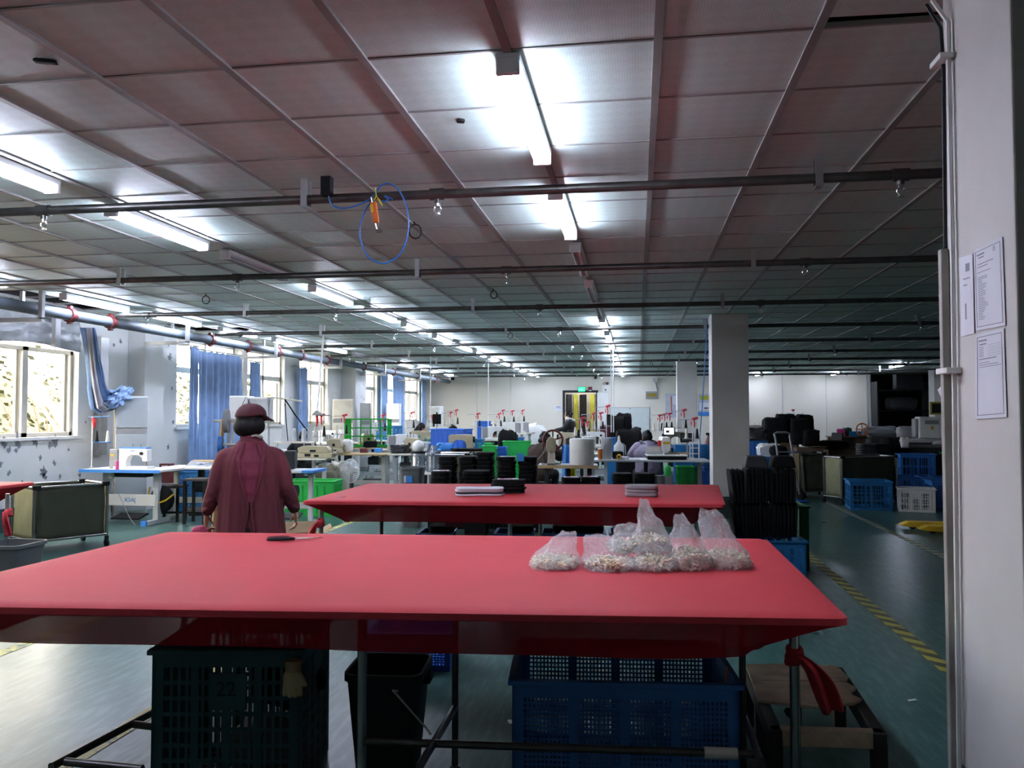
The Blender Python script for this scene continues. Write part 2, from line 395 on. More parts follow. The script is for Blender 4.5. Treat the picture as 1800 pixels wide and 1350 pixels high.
# the side wall with its windows
mb = MB(); yy = YB
for (y0, y1, z0, z1) in WINS:
    mb.bb((XL - .25, yy, 0), (XL, y0, 3.5)); mb.bb((XL - .25, y0, 0), (XL, y1, z0))
    mb.bb((XL - .25, y0, max(z1, 2.9)), (XL, y1, 3.5)); yy = y1
mb.bb((XL - .25, yy, 0), (XL, YF + .2, 3.5))
struct(mb, 'wall_left', 'white_paint', smooth=False)
struct(MB().bb((XL, 11.9, 0), (-7.7, 12.42, 3.4)), 'wall_left_pillar', 'white_paint', smooth=False)
struct(MB().bb((XL, 21.4, 0), (-7.6, 22.3, 3.4)), 'wall_left_pillar', 'white_paint', smooth=False)
struct(MB().bb((XL, YB, 0), (XL + .01, YF, .3)), 'baseboard_left', 'skirting', smooth=False)
# peeled paint patches
mb = MB()
def blot(mb, y, z, r, x=XL):
    n = 16; r *= .7; vs = [(x + .004, y + r * math.cos(2 * math.pi * k / n) * random.uniform(.3, 1.3), z + r * 1.2 * math.sin(2 * math.pi * k / n) * random.uniform(.3, 1.3)) for k in range(n)]
    mb.add(vs, [tuple(range(n))])
for x, y, r in [(5, 778, .09), (30, 775, .12), (62, 777, .1), (97, 776, .12), (88, 782, .08), (15, 792, .07), (28, 792, .05), (70, 805, .05), (75, 830, .1), (78, 838, .07), (95, 815, .06), (140, 835, .05), (15, 832, .05), (150, 742, .03), (200, 606, .05), (212, 600, .05), (296, 605, .05), (298, 628, .1), (284, 652, .05), (302, 683, .05), (310, 688, .03), (304, 742, .06), (295, 786, .06), (448, 826, .05), (596, 640, .04), (500, 712, .05), (510, 700, .04), (40, 850, .06), (120, 790, .04), (105, 838, .05), (1, 815, .06), (60, 855, .05)]:
    p = PX(x, y, XL); blot(mb, p.y, p.z, r)
for y, z in [(22.05, 2.35), (22.1, 1.95), (21.9, 2.0), (22.2, 2.62)]: blot(mb, y, z, .05, -7.6)
struct(mb, 'wall_left_panel', 'stain', smooth=False)
# windows
for k, (y0, y1, z0, z1) in enumerate(WINS):
    mb = MB(); xf = XL - .13; t = .055; big = k < 2; zt = z1 if big else 2.26
    def bar(a, b): mb.bb((xf - .035, a[0], a[1]), (xf + .035, b[0], b[1]))
    bar((y0, z0), (y0 + t, z1)); bar((y1 - t, z0), (y1, z1)); bar((y0, z0), (y1, z0 + t)); bar((y0, z1 - t), (y1, z1))
    if not big: bar((y0, zt), (y1, zt + .1))
    n = 5 if big else 2
    for i in range(1, n):
        y = y0 + (y1 - y0) * i / n
        if big: y = y1 - [.0, .93, 2.25, 3.2, 4.1][i] if k == 1 else y
        bar((y - .05, z0), (y + .05, zt))
        if not big: bar((y - .03, zt), (y + .03, z1))
    for i in range(n):      # sliding sashes
        a = y0 + (y1 - y0) * i / n; b_ = a + (y1 - y0) / n
        mb.bb((xf - .06, a + .06, z0 + .06), (xf - .02, a + .1, zt - .03)); mb.bb((xf - .06, b_ - .1, z0 + .06), (xf - .02, b_ - .06, zt - .03))
    w = struct(mb, 'window_%d' % (k + 1), 'alu', smooth=False)
    g = struct(MB().bb((xf - .012, y0 + .03, z0 + .03), (xf - .006, y1 - .03, z1 - .03)), 'window_glass', 'glass', parent=w, smooth=False)
    s = struct(MB().bb((XL - .1, y0 - .06, z0 - .04), (XL + .05, y1 + .06, z0)), 'window_sill', 'white_paint', parent=w, smooth=False)
# far wall with door and dark opening, back and side walls
DX0, DX1, DZ = -2.66, -1.5, 2.33
mb = MB(); t = .2
mb.bb((XL - .25, YF, 0), (DX0, YF + t, 3.5)); mb.bb((DX0, YF, DZ), (DX1, YF + t, 3.5)); mb.bb((DX1, YF, 0), (8.15, YF + t, 3.5))
mb.bb((8.15, YF, 2.95), (10.3, YF + t, 3.5)); mb.bb((10.3, YF, 0), (XR + .2, YF + t, 3.5))
struct(mb, 'wall_far', 'far_paint', smooth=False)
struct(MB().bb((XL, YF - .012, 0), (DX0 - .08, YF, .3)).bb((DX1 + .08, YF - .012, 0), (8.15, YF, .3)), 'baseboard_far', 'skirting', smooth=False)
mb = MB()
for x, w in [(5.14, .025), (6.64, .03), (8.02, .05), (8.12, .04), (-6.0, .01), (-4.7, .01)]: mb.bb((x - w / 2, YF - .02, .3), (x + w / 2, YF, 2.97))
struct(mb, 'trim_1', 'lightgrey', smooth=False)
struct(MB().bb((XR, YB - .2, 0), (XR + .2, YF + 6, 3.5)), 'wall_right', 'far_paint', smooth=False)
struct(MB().bb((XL - .25, YB - .2, 0), (XR + .2, YB, 3.5)), 'wall_back', 'white_paint', smooth=False)
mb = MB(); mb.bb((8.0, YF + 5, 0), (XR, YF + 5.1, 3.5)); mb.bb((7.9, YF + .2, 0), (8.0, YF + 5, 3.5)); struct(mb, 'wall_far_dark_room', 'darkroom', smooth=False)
mb = MB(); mb.bb((-4, YF + 1.6, 0), (1, YF + 1.7, 3.2)); mb.bb((-4, YF + .2, 0), (-3.9, YF + 1.6, 3.2)); mb.bb((.9, YF + .2, 0), (1, YF + 1.6, 3.2)); mb.bb((-4, YF + .2, 3.1), (1, YF + 1.7, 3.2))
struct(mb, 'wall_corridor', 'corridor', smooth=False)
d = struct(MB().bb((DX0 - .08, YF - .03, 0), (DX0, YF + .22, DZ + .08)).bb((DX1, YF - .03, 0), (DX1 + .08, YF + .22, DZ + .08)).bb((DX0, YF - .03, DZ), (DX1, YF + .22, DZ + .08)), 'door_1', 'darkgrey', smooth=False)
struct(MB().box((DX0 + .12, YF + .45, 1.15), (.05, .55, 2.25), rz=-.25).box((DX0 + .62, YF + .9, 1.15), (.06, .5, 2.25), rz=.5), 'door_leaf', 'darkwood', parent=d, smooth=False)
struct(MB().box((DX1 - .03, YF + .5, 1.15), (.05, .55, 2.25), rz=-.05), 'door_leaf', 'oldwood', parent=d, smooth=False)
struct(MB().box((DX0 + .3, YF + 1.55, 1.2), (.16, .04, 2.2)).box((DX1 - .22, YF + 1.55, 1.2), (.2, .04, 2.2)), 'wall_corridor_trim', 'corridor_yellow', smooth=False)
# pillars
def pillar(x0, y0, w=.52, d=.52):
    o = struct(MB().bb((x0, y0, 0), (x0 + w, y0 + d, 3.0)), 'pillar', 'pillar_paint', smooth=False, bev=.006)
    struct(MB().bb((x0 - .006, y0 - .006, 0), (x0 + w + .006, y0 + d + .006, .32)), 'baseboard_pillar', 'skirting', parent=o, smooth=False)
    return o
pillar(1.08, 2.53); pillar(1.08, 12.2); pillar(1.05, 22.1); pillar(9.1, 27.0, .9, .5); pillar(10.6, 12.2)
# ---------------------------------------------------------------- outside the first window: steel truss, scrub, bank
t = thing('steel_truss', 'white steel lattice truss outside the big window, seen through its panes', 'truss', (-12.0, 13.6, 0))
def bm2(name, pts, w=.16):
    mb = MB()
    for a, b in zip(pts[:-1], pts[1:]): mb.tube([a, b], w / 2, 4)
    return mb.build(name, 'truss', t, smooth=False)
tp = lambda x, y: PX(x, y, -12) - Vector((-12.0, 13.6, 0))
bm2('diagonal', [tp(12, 600), tp(132, 775)], .2); bm2('diagonal', [tp(0, 600), tp(112, 775)], .1); bm2('diagonal', [tp(98, 648), tp(50, 692)], .07); bm2('diagonal', [tp(88, 642), tp(62, 674)], .06); bm2('upright', [tp(100, 620), tp(112, 680)], .07); bm2('diagonal', [tp(130, 640), tp(108, 680)], .05)
bm2('chord', [tp(-10, 632), tp(200, 640)], .035); bm2('chord', [tp(60, 680), tp(200, 682)], .05)
mb = MB(); random.seed(3)
for k in range(4200):
    c = Vector((random.uniform(-19, -15), random.uniform(8, 34), random.uniform(-1, 2.5 + random.random())))
    q = Vector((random.uniform(-1, 1), random.uniform(-1, 1), random.uniform(-1, 1))).normalized(); e = q.cross(Vector((.3, .5, 1))).normalized(); s_ = random.uniform(.05, .13)
    mb.add([c - e * s_, c + q.cross(e) * s_ * .6, c + e * s_, c - q.cross(e) * s_ * .6], [(0, 1, 2, 3)])
tag(mb.build('scrub_foliage', 'leafs', smooth=False), 'pale overexposed scrub growing on the bank outside the windows', 'foliage', kind='stuff')
struct(MB().add([(-14, -10, -2), (-14, 60, -2), (-26, 60, 3.2), (-26, -10, 3.2), (-9, -10, -2), (-9, 60, -2)], [(0, 1, 2, 3), (4, 5, 1, 0)]), 'terrain', 'leafs', smooth=False)
bt = thing('bare_shrub', 'leafless pale twiggy shrub behind the truss outside the big window', 'shrub', (-13.2, 16.6, -.9))
for k in range(14):
    mb = MB(); a = random.uniform(0, 6.28); p = Vector((0, 0, 0)); pts = [p]
    for i in range(5): p = p + Vector((math.cos(a) * .12 * i * random.random(), math.sin(a) * .2 * i * random.random() + random.uniform(-.1, .1), .55)); pts.append(p)
    mb.tube(pts, [.035, .03, .022, .018, .012, .006], 5); mb.build('branch', 'branch', bt)
# ---------------------------------------------------------------- curtains, plastic sheet, pipes on the window side
def curtain(label, y0, y1, z0, z1, x=-7.86, amp=.035, waves=9, m='curtain', dz=0):
    mb = MB()
    def fn(u, v):
        w = u * waves * 2 * math.pi; s_ = .7 + .3 * (1 - v)
        return (x + amp * s_ * math.sin(w + .6 * math.sin(3 * v + u * 5)) + .012 * noise.noise((u * 8, v * 7, waves)), y0 + (y1 - y0) * u + .02 * math.sin(w * .5 + v * 4) + dz * v, z1 + (z0 - z1) * v - .03 * abs(math.sin(w / 2)) * (1 - v))
    mb.grid(fn, int(waves * 12), 30)
    o = thing('curtain', label, 'curtain'); mb.build('drape', m, o, solid=.003)
    MB().cyl((x, y0, z1 + .01), (x, y1, z1 + .01), .012, n=8).cyl((XL - .004, y0 - .08, z1 + .01), (x, y0 + .01, z1 + .01), .01, n=8).cyl((XL - .004, y1 + .08, z1 + .01), (x, y1 - .01, z1 + .01), .01, n=8).build('curtain_rail', 'zinc', o)
    return o
curtain('long blue satin curtain hanging full width between window and grey downpipe', 13.75, 15.45, .42, 2.68, amp=.045, waves=8)
curtain('dark folded end of blue curtain pulled along second window edge', 13.4, 13.7, .4, 2.72, -7.82, .03, 3)
curtain('narrow blue curtain bunched between downpipe and window with torn paper', 15.75, 16.25, 1.0, 2.6, waves=4)
curtain('thin blue curtain bunched before fourth window', 18.2, 18.75, .9, 2.62, waves=4)
curtain('pale blue bunched curtain between the fifth and sixth windows', 24.45, 25.15, .5, 2.86, waves=5)
curtain('wide blue curtain drawn across the sixth window', 25.7, 27.0, .5, 2.82, waves=8)
curtain('blue curtain gathered in the far corner beside the last window', 29.3, 29.9, .6, 2.8, waves=4)
# the curtain tied back over the air conditioner
ct = thing('curtain', 'blue curtain with grey lining swept aside and knotted over the air conditioner', 'curtain', (0, 0, 0))
def path(u, ks):
    u *= len(ks) - 1; i = min(int(u), len(ks) - 2); f = u - i; f = f * f * (3 - 2 * f); return Vector(ks[i]).lerp(Vector(ks[i + 1]), f)
La = [PX(x, y, -7.75) for x, y in [(140, 576), (146, 630), (152, 680), (160, 720), (172, 728), (186, 722), (196, 716)]]
Ra = [PX(x, y, -7.6) for x, y in [(167, 576), (172, 630), (182, 668), (190, 684), (194, 690), (200, 686), (205, 682)]]
mb = MB()
mb.grid(lambda u, v: path(v, La).lerp(path(v, Ra), u) + Vector((.05 * math.sin(u * 19 + v) + .03 * math.sin(v * 9), .012 * math.sin(u * 30), 0)), 48, 40); mb.build('drape', 'curtain', ct, solid=.004)
mb = MB()
mb.grid(lambda u, v: path(v, La).lerp(path(v, Ra), u * .38) + Vector((.09 + .03 * math.sin(u * 11 + v * 3), 0, 0)), 20, 40); mb.build('lining', 'curtain_lining', ct, solid=.004)
kc = PX(211, 697, -7.56)
mb = MB()
def kn(u, v):
    a = u * 2 * math.pi; b = (v - .5) * math.pi; x, y, z = math.cos(a) * math.cos(b), math.sin(a) * math.cos(b), math.sin(b)
    k = 1 + .30 * abs(noise.noise((x * 2.2, y * 2.2, z * 2.2 + 3))) * 2 - .25 + .10 * math.sin(9 * (z + .6 * y) + 3 * x) + .08 * noise.noise((x * 6, y * 6, z * 6))
    return kc + Vector((x * .13 * k, (y * .24 + z * .06) * k, (z * .17 + .35 * y * .22) * k))
mb.grid(kn, 60, 34, wrap=True).build('knot', 'curtain', ct)
# plastic over the upper lights of the first window
mb = MB()
mb.grid(lambda u, v: (-7.94 + .06 * noise.noise((u * 9, v * 3, 1)) + .03 * noise.noise((u * 30, v * 9, 4)), 6.0 + 4.7 * u, 2.43 + .5 * v - .03 * math.sin(u * 14)), 90, 16)
tag(mb.build('plastic_sheet', 'plastic_sheet'), 'crinkled grey plastic sheeting stretched over the top of the big window', 'plastic sheet')
struct(MB().bb((-7.86, 10.0, 2.42), (-7.8, 10.1, 2.97)), 'wall_left_trim', 'lightgrey', smooth=False)
o = MB().bb((-7.99, 15.5, .9), (-7.88, 15.72, 2.9)).build('downpipe', 'alu', smooth=False, bev=.03); tag(o, 'square grey downpipe beside the long blue curtain', 'pipe')
o = MB().bb((-8.0, 11.1, .9), (-7.9, 11.28, 2.66)).build('cable_duct', 'zinc', smooth=False); tag(o, 'shiny grey metal cable duct behind the knotted curtain', 'duct')
# main sprinkler pipe
MX, MZ, MR = -7.02, 2.75, .07
mp = thing('main_sprinkler_pipe', 'thick blue-grey sprinkler main running along the window wall under the ceiling', 'pipe', (MX, 0, MZ))
MB().tube([(0, -2.5, 0), (0, 30.2, 0)], MR, 16).build('pipe_run', 'pipe_grey', mp)
PY_ = [2.2, 4.79, 7.42, 10.05, 12.66, 15.25, 17.85, 20.4, 23.0, 25.6, 28.0]
for y in PY_[1:] + [9.25, 14.0, 16.4]:
    MB().cyl((0, y - .045, 0), (0, y + .045, 0), MR + .02, n=18).box((.0, y, MR + .02), (.05, .05, .05)).box((0, y, -MR - .02), (.05, .05, .05)).build('coupling', 'redpaint', mp)
for y in (5.5, 8.6, 11.75, 14.9, 18.4, 21.8, 25.5):
    MB().bb((.1, y - .025, -.13), (.15, y + .025, .205)).bb((-.6, y - .025, -.16), (.15, y + .025, -.11)).bb((-.15, y - .02, .0), (-.11, y + .02, .205)).build('bracket', 'zinc', mp, smooth=False)
# branch pipes with heads and hangers
for k, y in enumerate(PY_[1:]):
    z = 2.838; r = .029
    o = thing('sprinkler_pipe', 'dark steel sprinkler branch pipe across the room, %s from the camera' % ORD[k], 'pipe', (0, y, z))
    MB().tube([(MX + MR + .022, 0, 0), (12.6, 0, 0)], r, 12).build('pipe_run', 'pipe', o)
    x = -6.49
    while x < 12.5:
        MB().cyl((x - .045, 0, 0), (x + .045, 0, 0), r + .008, n=12).cyl((x, 0, 0), (x, 0, -.055), .02, n=10).build('tee_fitting', 'pipe', o)
        MB().cyl((x, 0, -.055), (x, 0, -.075), .016, n=8).tube([(x - .016, 0, -.07), (x - .022, 0, -.095), (x, 0, -.12)], .004, 5).tube([(x + .016, 0, -.07), (x + .022, 0, -.095), (x, 0, -.12)], .004, 5).cyl((x, 0, -.118), (x, 0, -.124), .018, n=10).build('sprinkler_head', 'chrome', o)
        x += 2.65
    x = -5.08
    while x < 12:
        MB().bb((x - .02, -.04, -.05), (x + .02, -.032, .122)).bb((x - .02, .032, -.05), (x + .02, .04, .122)).bb((x - .02, -.04, -.054), (x + .02, .04, -.046)).build('hanger', 'zinc', o, smooth=False)
        x += 3.05
# ---------------------------------------------------------------- fluorescent fixtures
def lamp(on):
    t = thing('fluorescent_lamp', 'x', 'ceiling light')
    hb = 'lampwhite'
    MB().prism([(-.05, 0), (.05, 0), (.05, -.03), (.028, -.05), (-.028, -.05), (-.05, -.03)], -.62, .62).build('housing', hb, t, smooth=False)
    for s in (-1, 1):
        MB().box((0, s * .61, -.05), (.098, .03, .07)).build('lamp_holder', hb, t, smooth=False, bev=.006)
        MB().cyl((s * .026, -.595, -.068), (s * .026, .595, -.068), .0145, n=12).build('tube', 'tube_on' if on else 'tube_off', t)
    return t
LON, LOFF = lamp(True), lamp(False); used = {True: 0, False: 0}
def place_lamp(x, y, on, label):
    p = LON if on else LOFF; loc = (x, y, H - .013)
    if not used[on]: p.location = loc; p['label'] = label; used[on] = 1
    else: dup(p, loc, label=label)
mid = [3.83, 5.78, 7.5, 9.45, 11.2, 12.85, 14.9, 16.8, 18.6, 20.4, 22.2, 24.0, 25.8, 27.6, 29.2]
for k, y in enumerate(mid): place_lamp(-.51, y, k not in (2, 3, 4), '%s twin-tube ceiling light from the camera in the centre row, %s' % (ORD[k], 'unlit' if k in (2, 3, 4) else 'lit'))
lf = [2.0, 3.95, 5.75, 7.33, 9.3, 11.2, 12.95, 14.9, 16.8, 18.6, 20.4, 22.2, 24, 25.8, 27.6, 29.2]
for k, y in enumerate(lf): place_lamp(-3.6, y, k != 3, '%s twin-tube ceiling light in the row beside the centre row, %s' % (ORD[k], 'unlit' if k == 3 else 'lit'))
wl = [7.3, 9.45, 11.3, 13.2, 15.2, 17.0, 18.8, 20.6, 22.4, 24.2, 26.0, 27.8]
for k, y in enumerate(wl): place_lamp(-6.5 if k > 4 else -6.8, y, k not in (6, 7), '%s twin-tube ceiling light from the camera in the row along the windows' % ORD[k])
place_lamp(7.4, 24.9, True, 'lit ceiling light over the cutting machine in the dark half'); place_lamp(6.75, 29.3, True, 'lit ceiling light in the dark half before the white far wall panels')
place_lamp(4.2, 29.4, True, 'lit ceiling light half hidden by the square pillar'); dup(LON, (-2.0, YF + .9, 3.088), label='added ceiling light brightening the corridor behind the open door')  # the corridor fixture is an unseen addition that brightens the corridor
# ================================================================ CUTTING TABLES UNDER RED CLOTH
def lerp(a, b, t): return a + (b - a) * t
def cloth_table(q, label_t, label_c, legs, ztop=.8, hem=.2, ties=(), rails=()):
    q = [Vector(p) for p in q]; ctr = sum(q, Vector((0, 0))) / 4
    t = thing('cutting_table', label_t, 'table', (ctr.x, ctr.y, 0))
    L = lambda p: (p[0] - ctr.x, p[1] - ctr.y)
    def inset(d): return [L(p + (ctr - p).normalized() * d * 1.35) for p in q]
    MB().prism(inset(.03), ztop - .028, ztop - .006, 'z').build('tabletop', 'woodtop', t, smooth=False)
    for (x, y, r, m) in legs: MB().cyl((x - ctr.x, y - ctr.y, 0), (x - ctr.x, y - ctr.y, ztop - .03), r).cyl((x - ctr.x, y - ctr.y, 0), (x - ctr.x, y - ctr.y, .03), r + .008).build('leg', m, t)
    ii = inset(.2)
    for k in range(4):
        a, b = ii[k], ii[(k + 1) % 4]; MB().tube([(a[0], a[1], ztop - .05), (b[0], b[1], ztop - .05)], .014, 8).build('top_rail', 'pipe', t)
    for (a, b) in rails: MB().tube([Vector(a) - Vector((ctr.x, ctr.y, 0)), Vector(b) - Vector((ctr.x, ctr.y, 0))], .0145, 10).build('brace_rail', 'pipe', t)
    # the cloth
    c = thing('tablecloth', label_c, 'tablecloth', (ctr.x, ctr.y, 0)); per = []
    n = 44; rc = .045
    for k in range(4):
        a, b, p0 = q[k], q[(k + 1) % 4], q[k - 1]; e = (b - a).normalized(); e0 = (a - p0).normalized(); Lk = (b - a).length
        for j in range(5):
            f = j / 4; per.append(((a - e0 * rc).lerp(a, f).lerp(a.lerp(a + e * rc, f), f), 0.0))
        for j in range(1, n):
            f = j / n; dd = lerp(rc, Lk - rc, f); per.append((a + e * dd, min(dd, Lk - dd)))
    m = len(per); rings = []
    for s_, z in [(.25, ztop), (.6, ztop), (.9, ztop), (.985, ztop + .001)]: rings.append([(*L(ctr + (p - ctr) * s_), z) for p, _ in per])
    rings.append([(*L(p + (p - ctr).normalized() * .002), ztop - .006) for p, _ in per]); rings.append([(*L(p + (p - ctr).normalized() * .004), ztop - .03) for p, _ in per])
    topn = len(rings); K = 9
    for k in range(1, K + 1):
        s_ = k / K; ring = []
        for i, (p, dc) in enumerate(per):
            near = math.exp(-(dc / .34) ** 2)
            ins = .2 * s_ ** .9 + near * .1 * s_
            w = .012 * math.sin(i * .9) * s_ * (near + .15) + .02 * noise.noise((p.x * 1.7, p.y * 1.7, s_ * 1.5)) * s_
            pp = p + (ctr - p).normalized() * 0
            # move inward along the side normals
            g = Vector((0, 0))
            for kk in range(4):
                a, b = q[kk], q[(kk + 1) % 4]; e = (b - a).normalized(); nn = Vector((-e.y, e.x)); dist = (p - a).dot(nn)
                g += nn * max(0, 1 - dist / .3)
            pp = p + g * (ins + w)
            ring.append((*L(pp), ztop - .03 - (hem - .03) * s_ * (1 - .05 * math.sin(i * .11)) - near * .012 * s_))
        rings.append(ring)
    def mesh(a, b, name, mt, cap=False):
        vs = [v for r_ in rings[a:b] for v in r_]; fs = []
        for r_ in range(b - a - 1):
            for i in range(m): fs.append((r_ * m + i, r_ * m + (i + 1) % m, (r_ + 1) * m + (i + 1) % m, (r_ + 1) * m + i))
        if cap: fs.append(tuple(range(m)))
        return MB().add(vs, fs).build(name, mt, c)
    mesh(0, topn, 'cloth_top', 'red_cloth', True); mesh(topn - 1, len(rings), 'cloth_skirt', 'red_skirt')
    for (x, y, z, dx, ln) in ties:
        mb = MB()
        for k in range(3): mb.tube([(x - ctr.x + (.021 + .003 * k) * math.cos(a_ / 10 * 6.283), y - ctr.y + (.021 + .003 * k) * math.sin(a_ / 10 * 6.283), z + .02 - .022 * k + .008 * math.sin(a_ / 10 * 6.283 + k)) for a_ in range(10)], .014, 8, closed=True)
        mb.ell((x - ctr.x, y - ctr.y - .03, z - .005), (.026, .022, .03), 10, 7).build('knot', 'red_cloth', c, voxel=.006, sm=2)
        mb = MB()
        def tail(u, v):
            w_ = (.018 + .04 * v * (1 - .55 * v ** 3)); return (x - ctr.x + dx * (v ** .8) + (u - .5) * 2 * w_, y - ctr.y - .05 - .02 * math.sin(v * 4) + .02 * math.sin(u * 9 + v * 3), z + .012 - ln * v + .03 * math.sin(v * 3.1) + .02 * (u - .5) * v)
        mb.grid(tail, 12, 16).build('tied_end', 'red_cloth', c, solid=.004)
    return t, c
g = lambda x, y: G(x, y, .27)
def vxy(p): return (p.x, p.y)
L1 = T(1400, 3.1, 0); L2 = T(635, 3.12, 0); L3 = g(800, 1243); L4 = g(1306, 1262)
ct1, _c = cloth_table([(-2.86, 2.66), (.72, 3.0), (.72, 4.82), (-2.8, 4.56)], 'pipe-framed cutting table under the big red cloth with bags on it', 'red cloth with scissors and plastic bags of elastic on it',
    [(*vxy(L1), .0195, 'steel'), (*vxy(L2), .0185, 'zinc'), (*vxy(L3), .014, 'pipe'), (*vxy(L4), .014, 'pipe'), (.45, 4.6, .018, 'zinc'), (-2.55, 4.35, .018, 'zinc'), (-2.6, 2.95, .018, 'zinc')],
    ties=[(L1.x, L1.y, .585, .13, .21)],
    rails=[(g(642, 1303), g(1338, 1326)), (g(738, 1347), L3 + Vector((0, 0, 0))), (g(1308, 1258), g(1337, 1338)), (g(90, 1348), g(296, 1238)), (g(235, 1273), g(298, 1281)), (g(115, 1339), g(250, 1352))])
a_, b_ = g(1238, 1323), g(1296, 1325); o_ = Vector((ct1.location.x, ct1.location.y, 0)); MB().cyl(a_ - o_, b_ - o_, .021, n=12).build('cardboard_wrap', 'offwhite', ct1)
cloth_table([(-2.71, 6.37), (.68, 6.63), (.8, 8.45), (-2.73, 8.05)], 'cutting table under red cloth behind the bags, felt pads on it', 'red cloth with stacked grey and black pads on it',
    [(*vxy(T(563, 6.75, 0)), .02, 'zinc'), (*vxy(T(670, 7.0, 0)), .016, 'pipe'), (*vxy(T(897, 6.9, 0)), .02, 'steel'), (*vxy(T(950, 7.0, 0)), .016, 'zinc'), (*vxy(T(1262, 6.75, 0)), .018, 'pipe'), (.55, 8.2, .018, 'zinc'), (-2.5, 7.8, .018, 'zinc')],
    ties=[(*vxy(T(562, 6.72, 0)), .61, -.07, .2), (*vxy(T(1263, 6.72, 0)), .61, .06, .24)])
br = G(62, 847, .8)
cloth_table([(br.x - 1.7, br.y - 1.75), (br.x - .0, br.y - 1.5), (br.x, br.y), (br.x - 1.7, br.y - .25)], 'cutting table mostly out of frame beside the olive cart', 'red cloth corner tied to a leg beside the olive canvas cart',
    [(*vxy(T(10, 7.55, 0)), .018, 'zinc'), (br.x - .3, br.y - .3, .018, 'zinc'), (br.x - 1.5, br.y - 1.5, .018, 'zinc'), (br.x - 1.5, br.y - .5, .018, 'zinc')], ties=[(*vxy(T(12, 7.5, 0)), .6, .05, .22)])
# ---------------------------------------------------------------- crates
def crate(name, label, cat, c, w, d, h, m, style='slat', rz=0, nx=10, nz=4, th=.012, group=None, latt=False, plate=False):
    t = thing(name, label, cat, c, rz, group); p = .045 if w > .5 else .03
    def side(L_, M_):
        mb = MB(); mb.M = M_
        mb.bb((-L_ / 2, -th, 0), (-L_ / 2 + p, 0, h)).bb((L_ / 2 - p, -th, 0), (L_ / 2, 0, h)).bb((-L_ / 2 + p, -th, h - .07), (L_ / 2 - p, 0, h - .012)).bb((-L_ / 2 + p, -th, 0), (L_ / 2 - p, 0, .035))
        a, b, z0, z1 = -L_ / 2 + p, L_ / 2 - p, .035, h - .07
        if style == 'solid':
            mb.bb((a, -th * .6, z0), (b, -th * .2, z1))
            for k in range(1, nx): mb.bb((lerp(a, b, k / nx) - .006, -th - .008, z0), (lerp(a, b, k / nx) + .006, -th * .5, z1))
            for k in range(1, nz): mb.bb((a, -th - .006, lerp(z0, z1, k / nz) - .005), (b, -th * .5, lerp(z0, z1, k / nz) + .005))
        else:
            bw = .0035 if style == 'mesh' else .006
            for k in range(1, nx):
                x = lerp(a, b, k / nx); e = .016 if (style != 'mesh' or nx < 20) and k % 4 == 0 else bw
                if style == 'mesh' and nx >= 20 and k % (nx // 4) == 0: e = .014
                mb.bb((x - e, -th, z0), (x + e, -.002, z1))
            for k in range(1, nz):
                z = lerp(z0, z1, k / nz); e = .004 if style == 'mesh' else .008; mb.bb((a, -th + .001, z - e), (b, -.003, z + e))
            if plate: mb.bb((lerp(a, b, .36), -th - .002, h * .6), (lerp(a, b, .66), 0, h * .84))
        return mb
    for k, (L_, D_) in enumerate([(w, d), (d, w), (w, d), (d, w)]):
        M_ = Matrix.Rotation(k * math.pi / 2, 4, 'Z') @ Matrix.Translation((0, -D_ / 2 + th, 0))
        side(L_, M_).build('side_panel', m, t, smooth=False)
    mb = MB()
    if style == 'solid' and not latt: mb.bb((-w / 2 + th, -d / 2 + th, .004), (w / 2 - th, d / 2 - th, .016))
    else:
        for k in range(nx + 1): x = lerp(-w / 2 + th, w / 2 - th, k / nx); mb.bb((x - (.012 if latt else .005), -d / 2 + th, .004), (x + (.012 if latt else .005), d / 2 - th, .014))
        for k in range(1, max(3, nx // 2)): y = lerp(-d / 2 + th, d / 2 - th, k / max(3, nx // 2)); mb.bb((-w / 2 + th, y - (.012 if latt else .005), .005), (w / 2 - th, y + (.012 if latt else .005), .013))
    mb.build('bottom_panel', m, t, smooth=False)
    r_ = .016
    MB().bb((-w / 2 - r_, -d / 2 - r_, h - .02), (w / 2 + r_, -d / 2 + th, h)).bb((-w / 2 - r_, d / 2 - th, h - .02), (w / 2 + r_, d / 2 + r_, h)).bb((-w / 2 - r_, -d / 2 + th, h - .02), (-w / 2 + th, d / 2 - th, h)).bb((w / 2 - th, -d / 2 + th, h - .02), (w / 2 + r_, d / 2 - th, h)).build('rim', m, t, smooth=False, bev=.003)
    return t
c1 = T(432, 3.42, 0); k1 = crate('tall_crate', 'tall dark teal slatted crate under the big red table, glove hanging on it', 'crate', c1, .58, .5, .585, 'dark_teal', 'slat', R(8.7), 16, 8, plate=True)
text('number_mark', '22', 'rubber', k1, (.0, -.252, .43), (R(90), 0, 0), .08)
c2 = T(1090, 3.47, 0); crate('blue_crate', 'big blue mesh crate with open top under the big red table', 'crate', c2, .88, .6, .46, 'blue_crate', 'mesh', R(5), 48, 18)
struct_ = None
c3 = T(725, 4.98, 0); crate('blue_crate', 'flat blue mesh crate on the floor behind the black dustbin', 'crate', c3, .5, .38, .22, 'blue_bright', 'mesh', R(6), 24, 8)
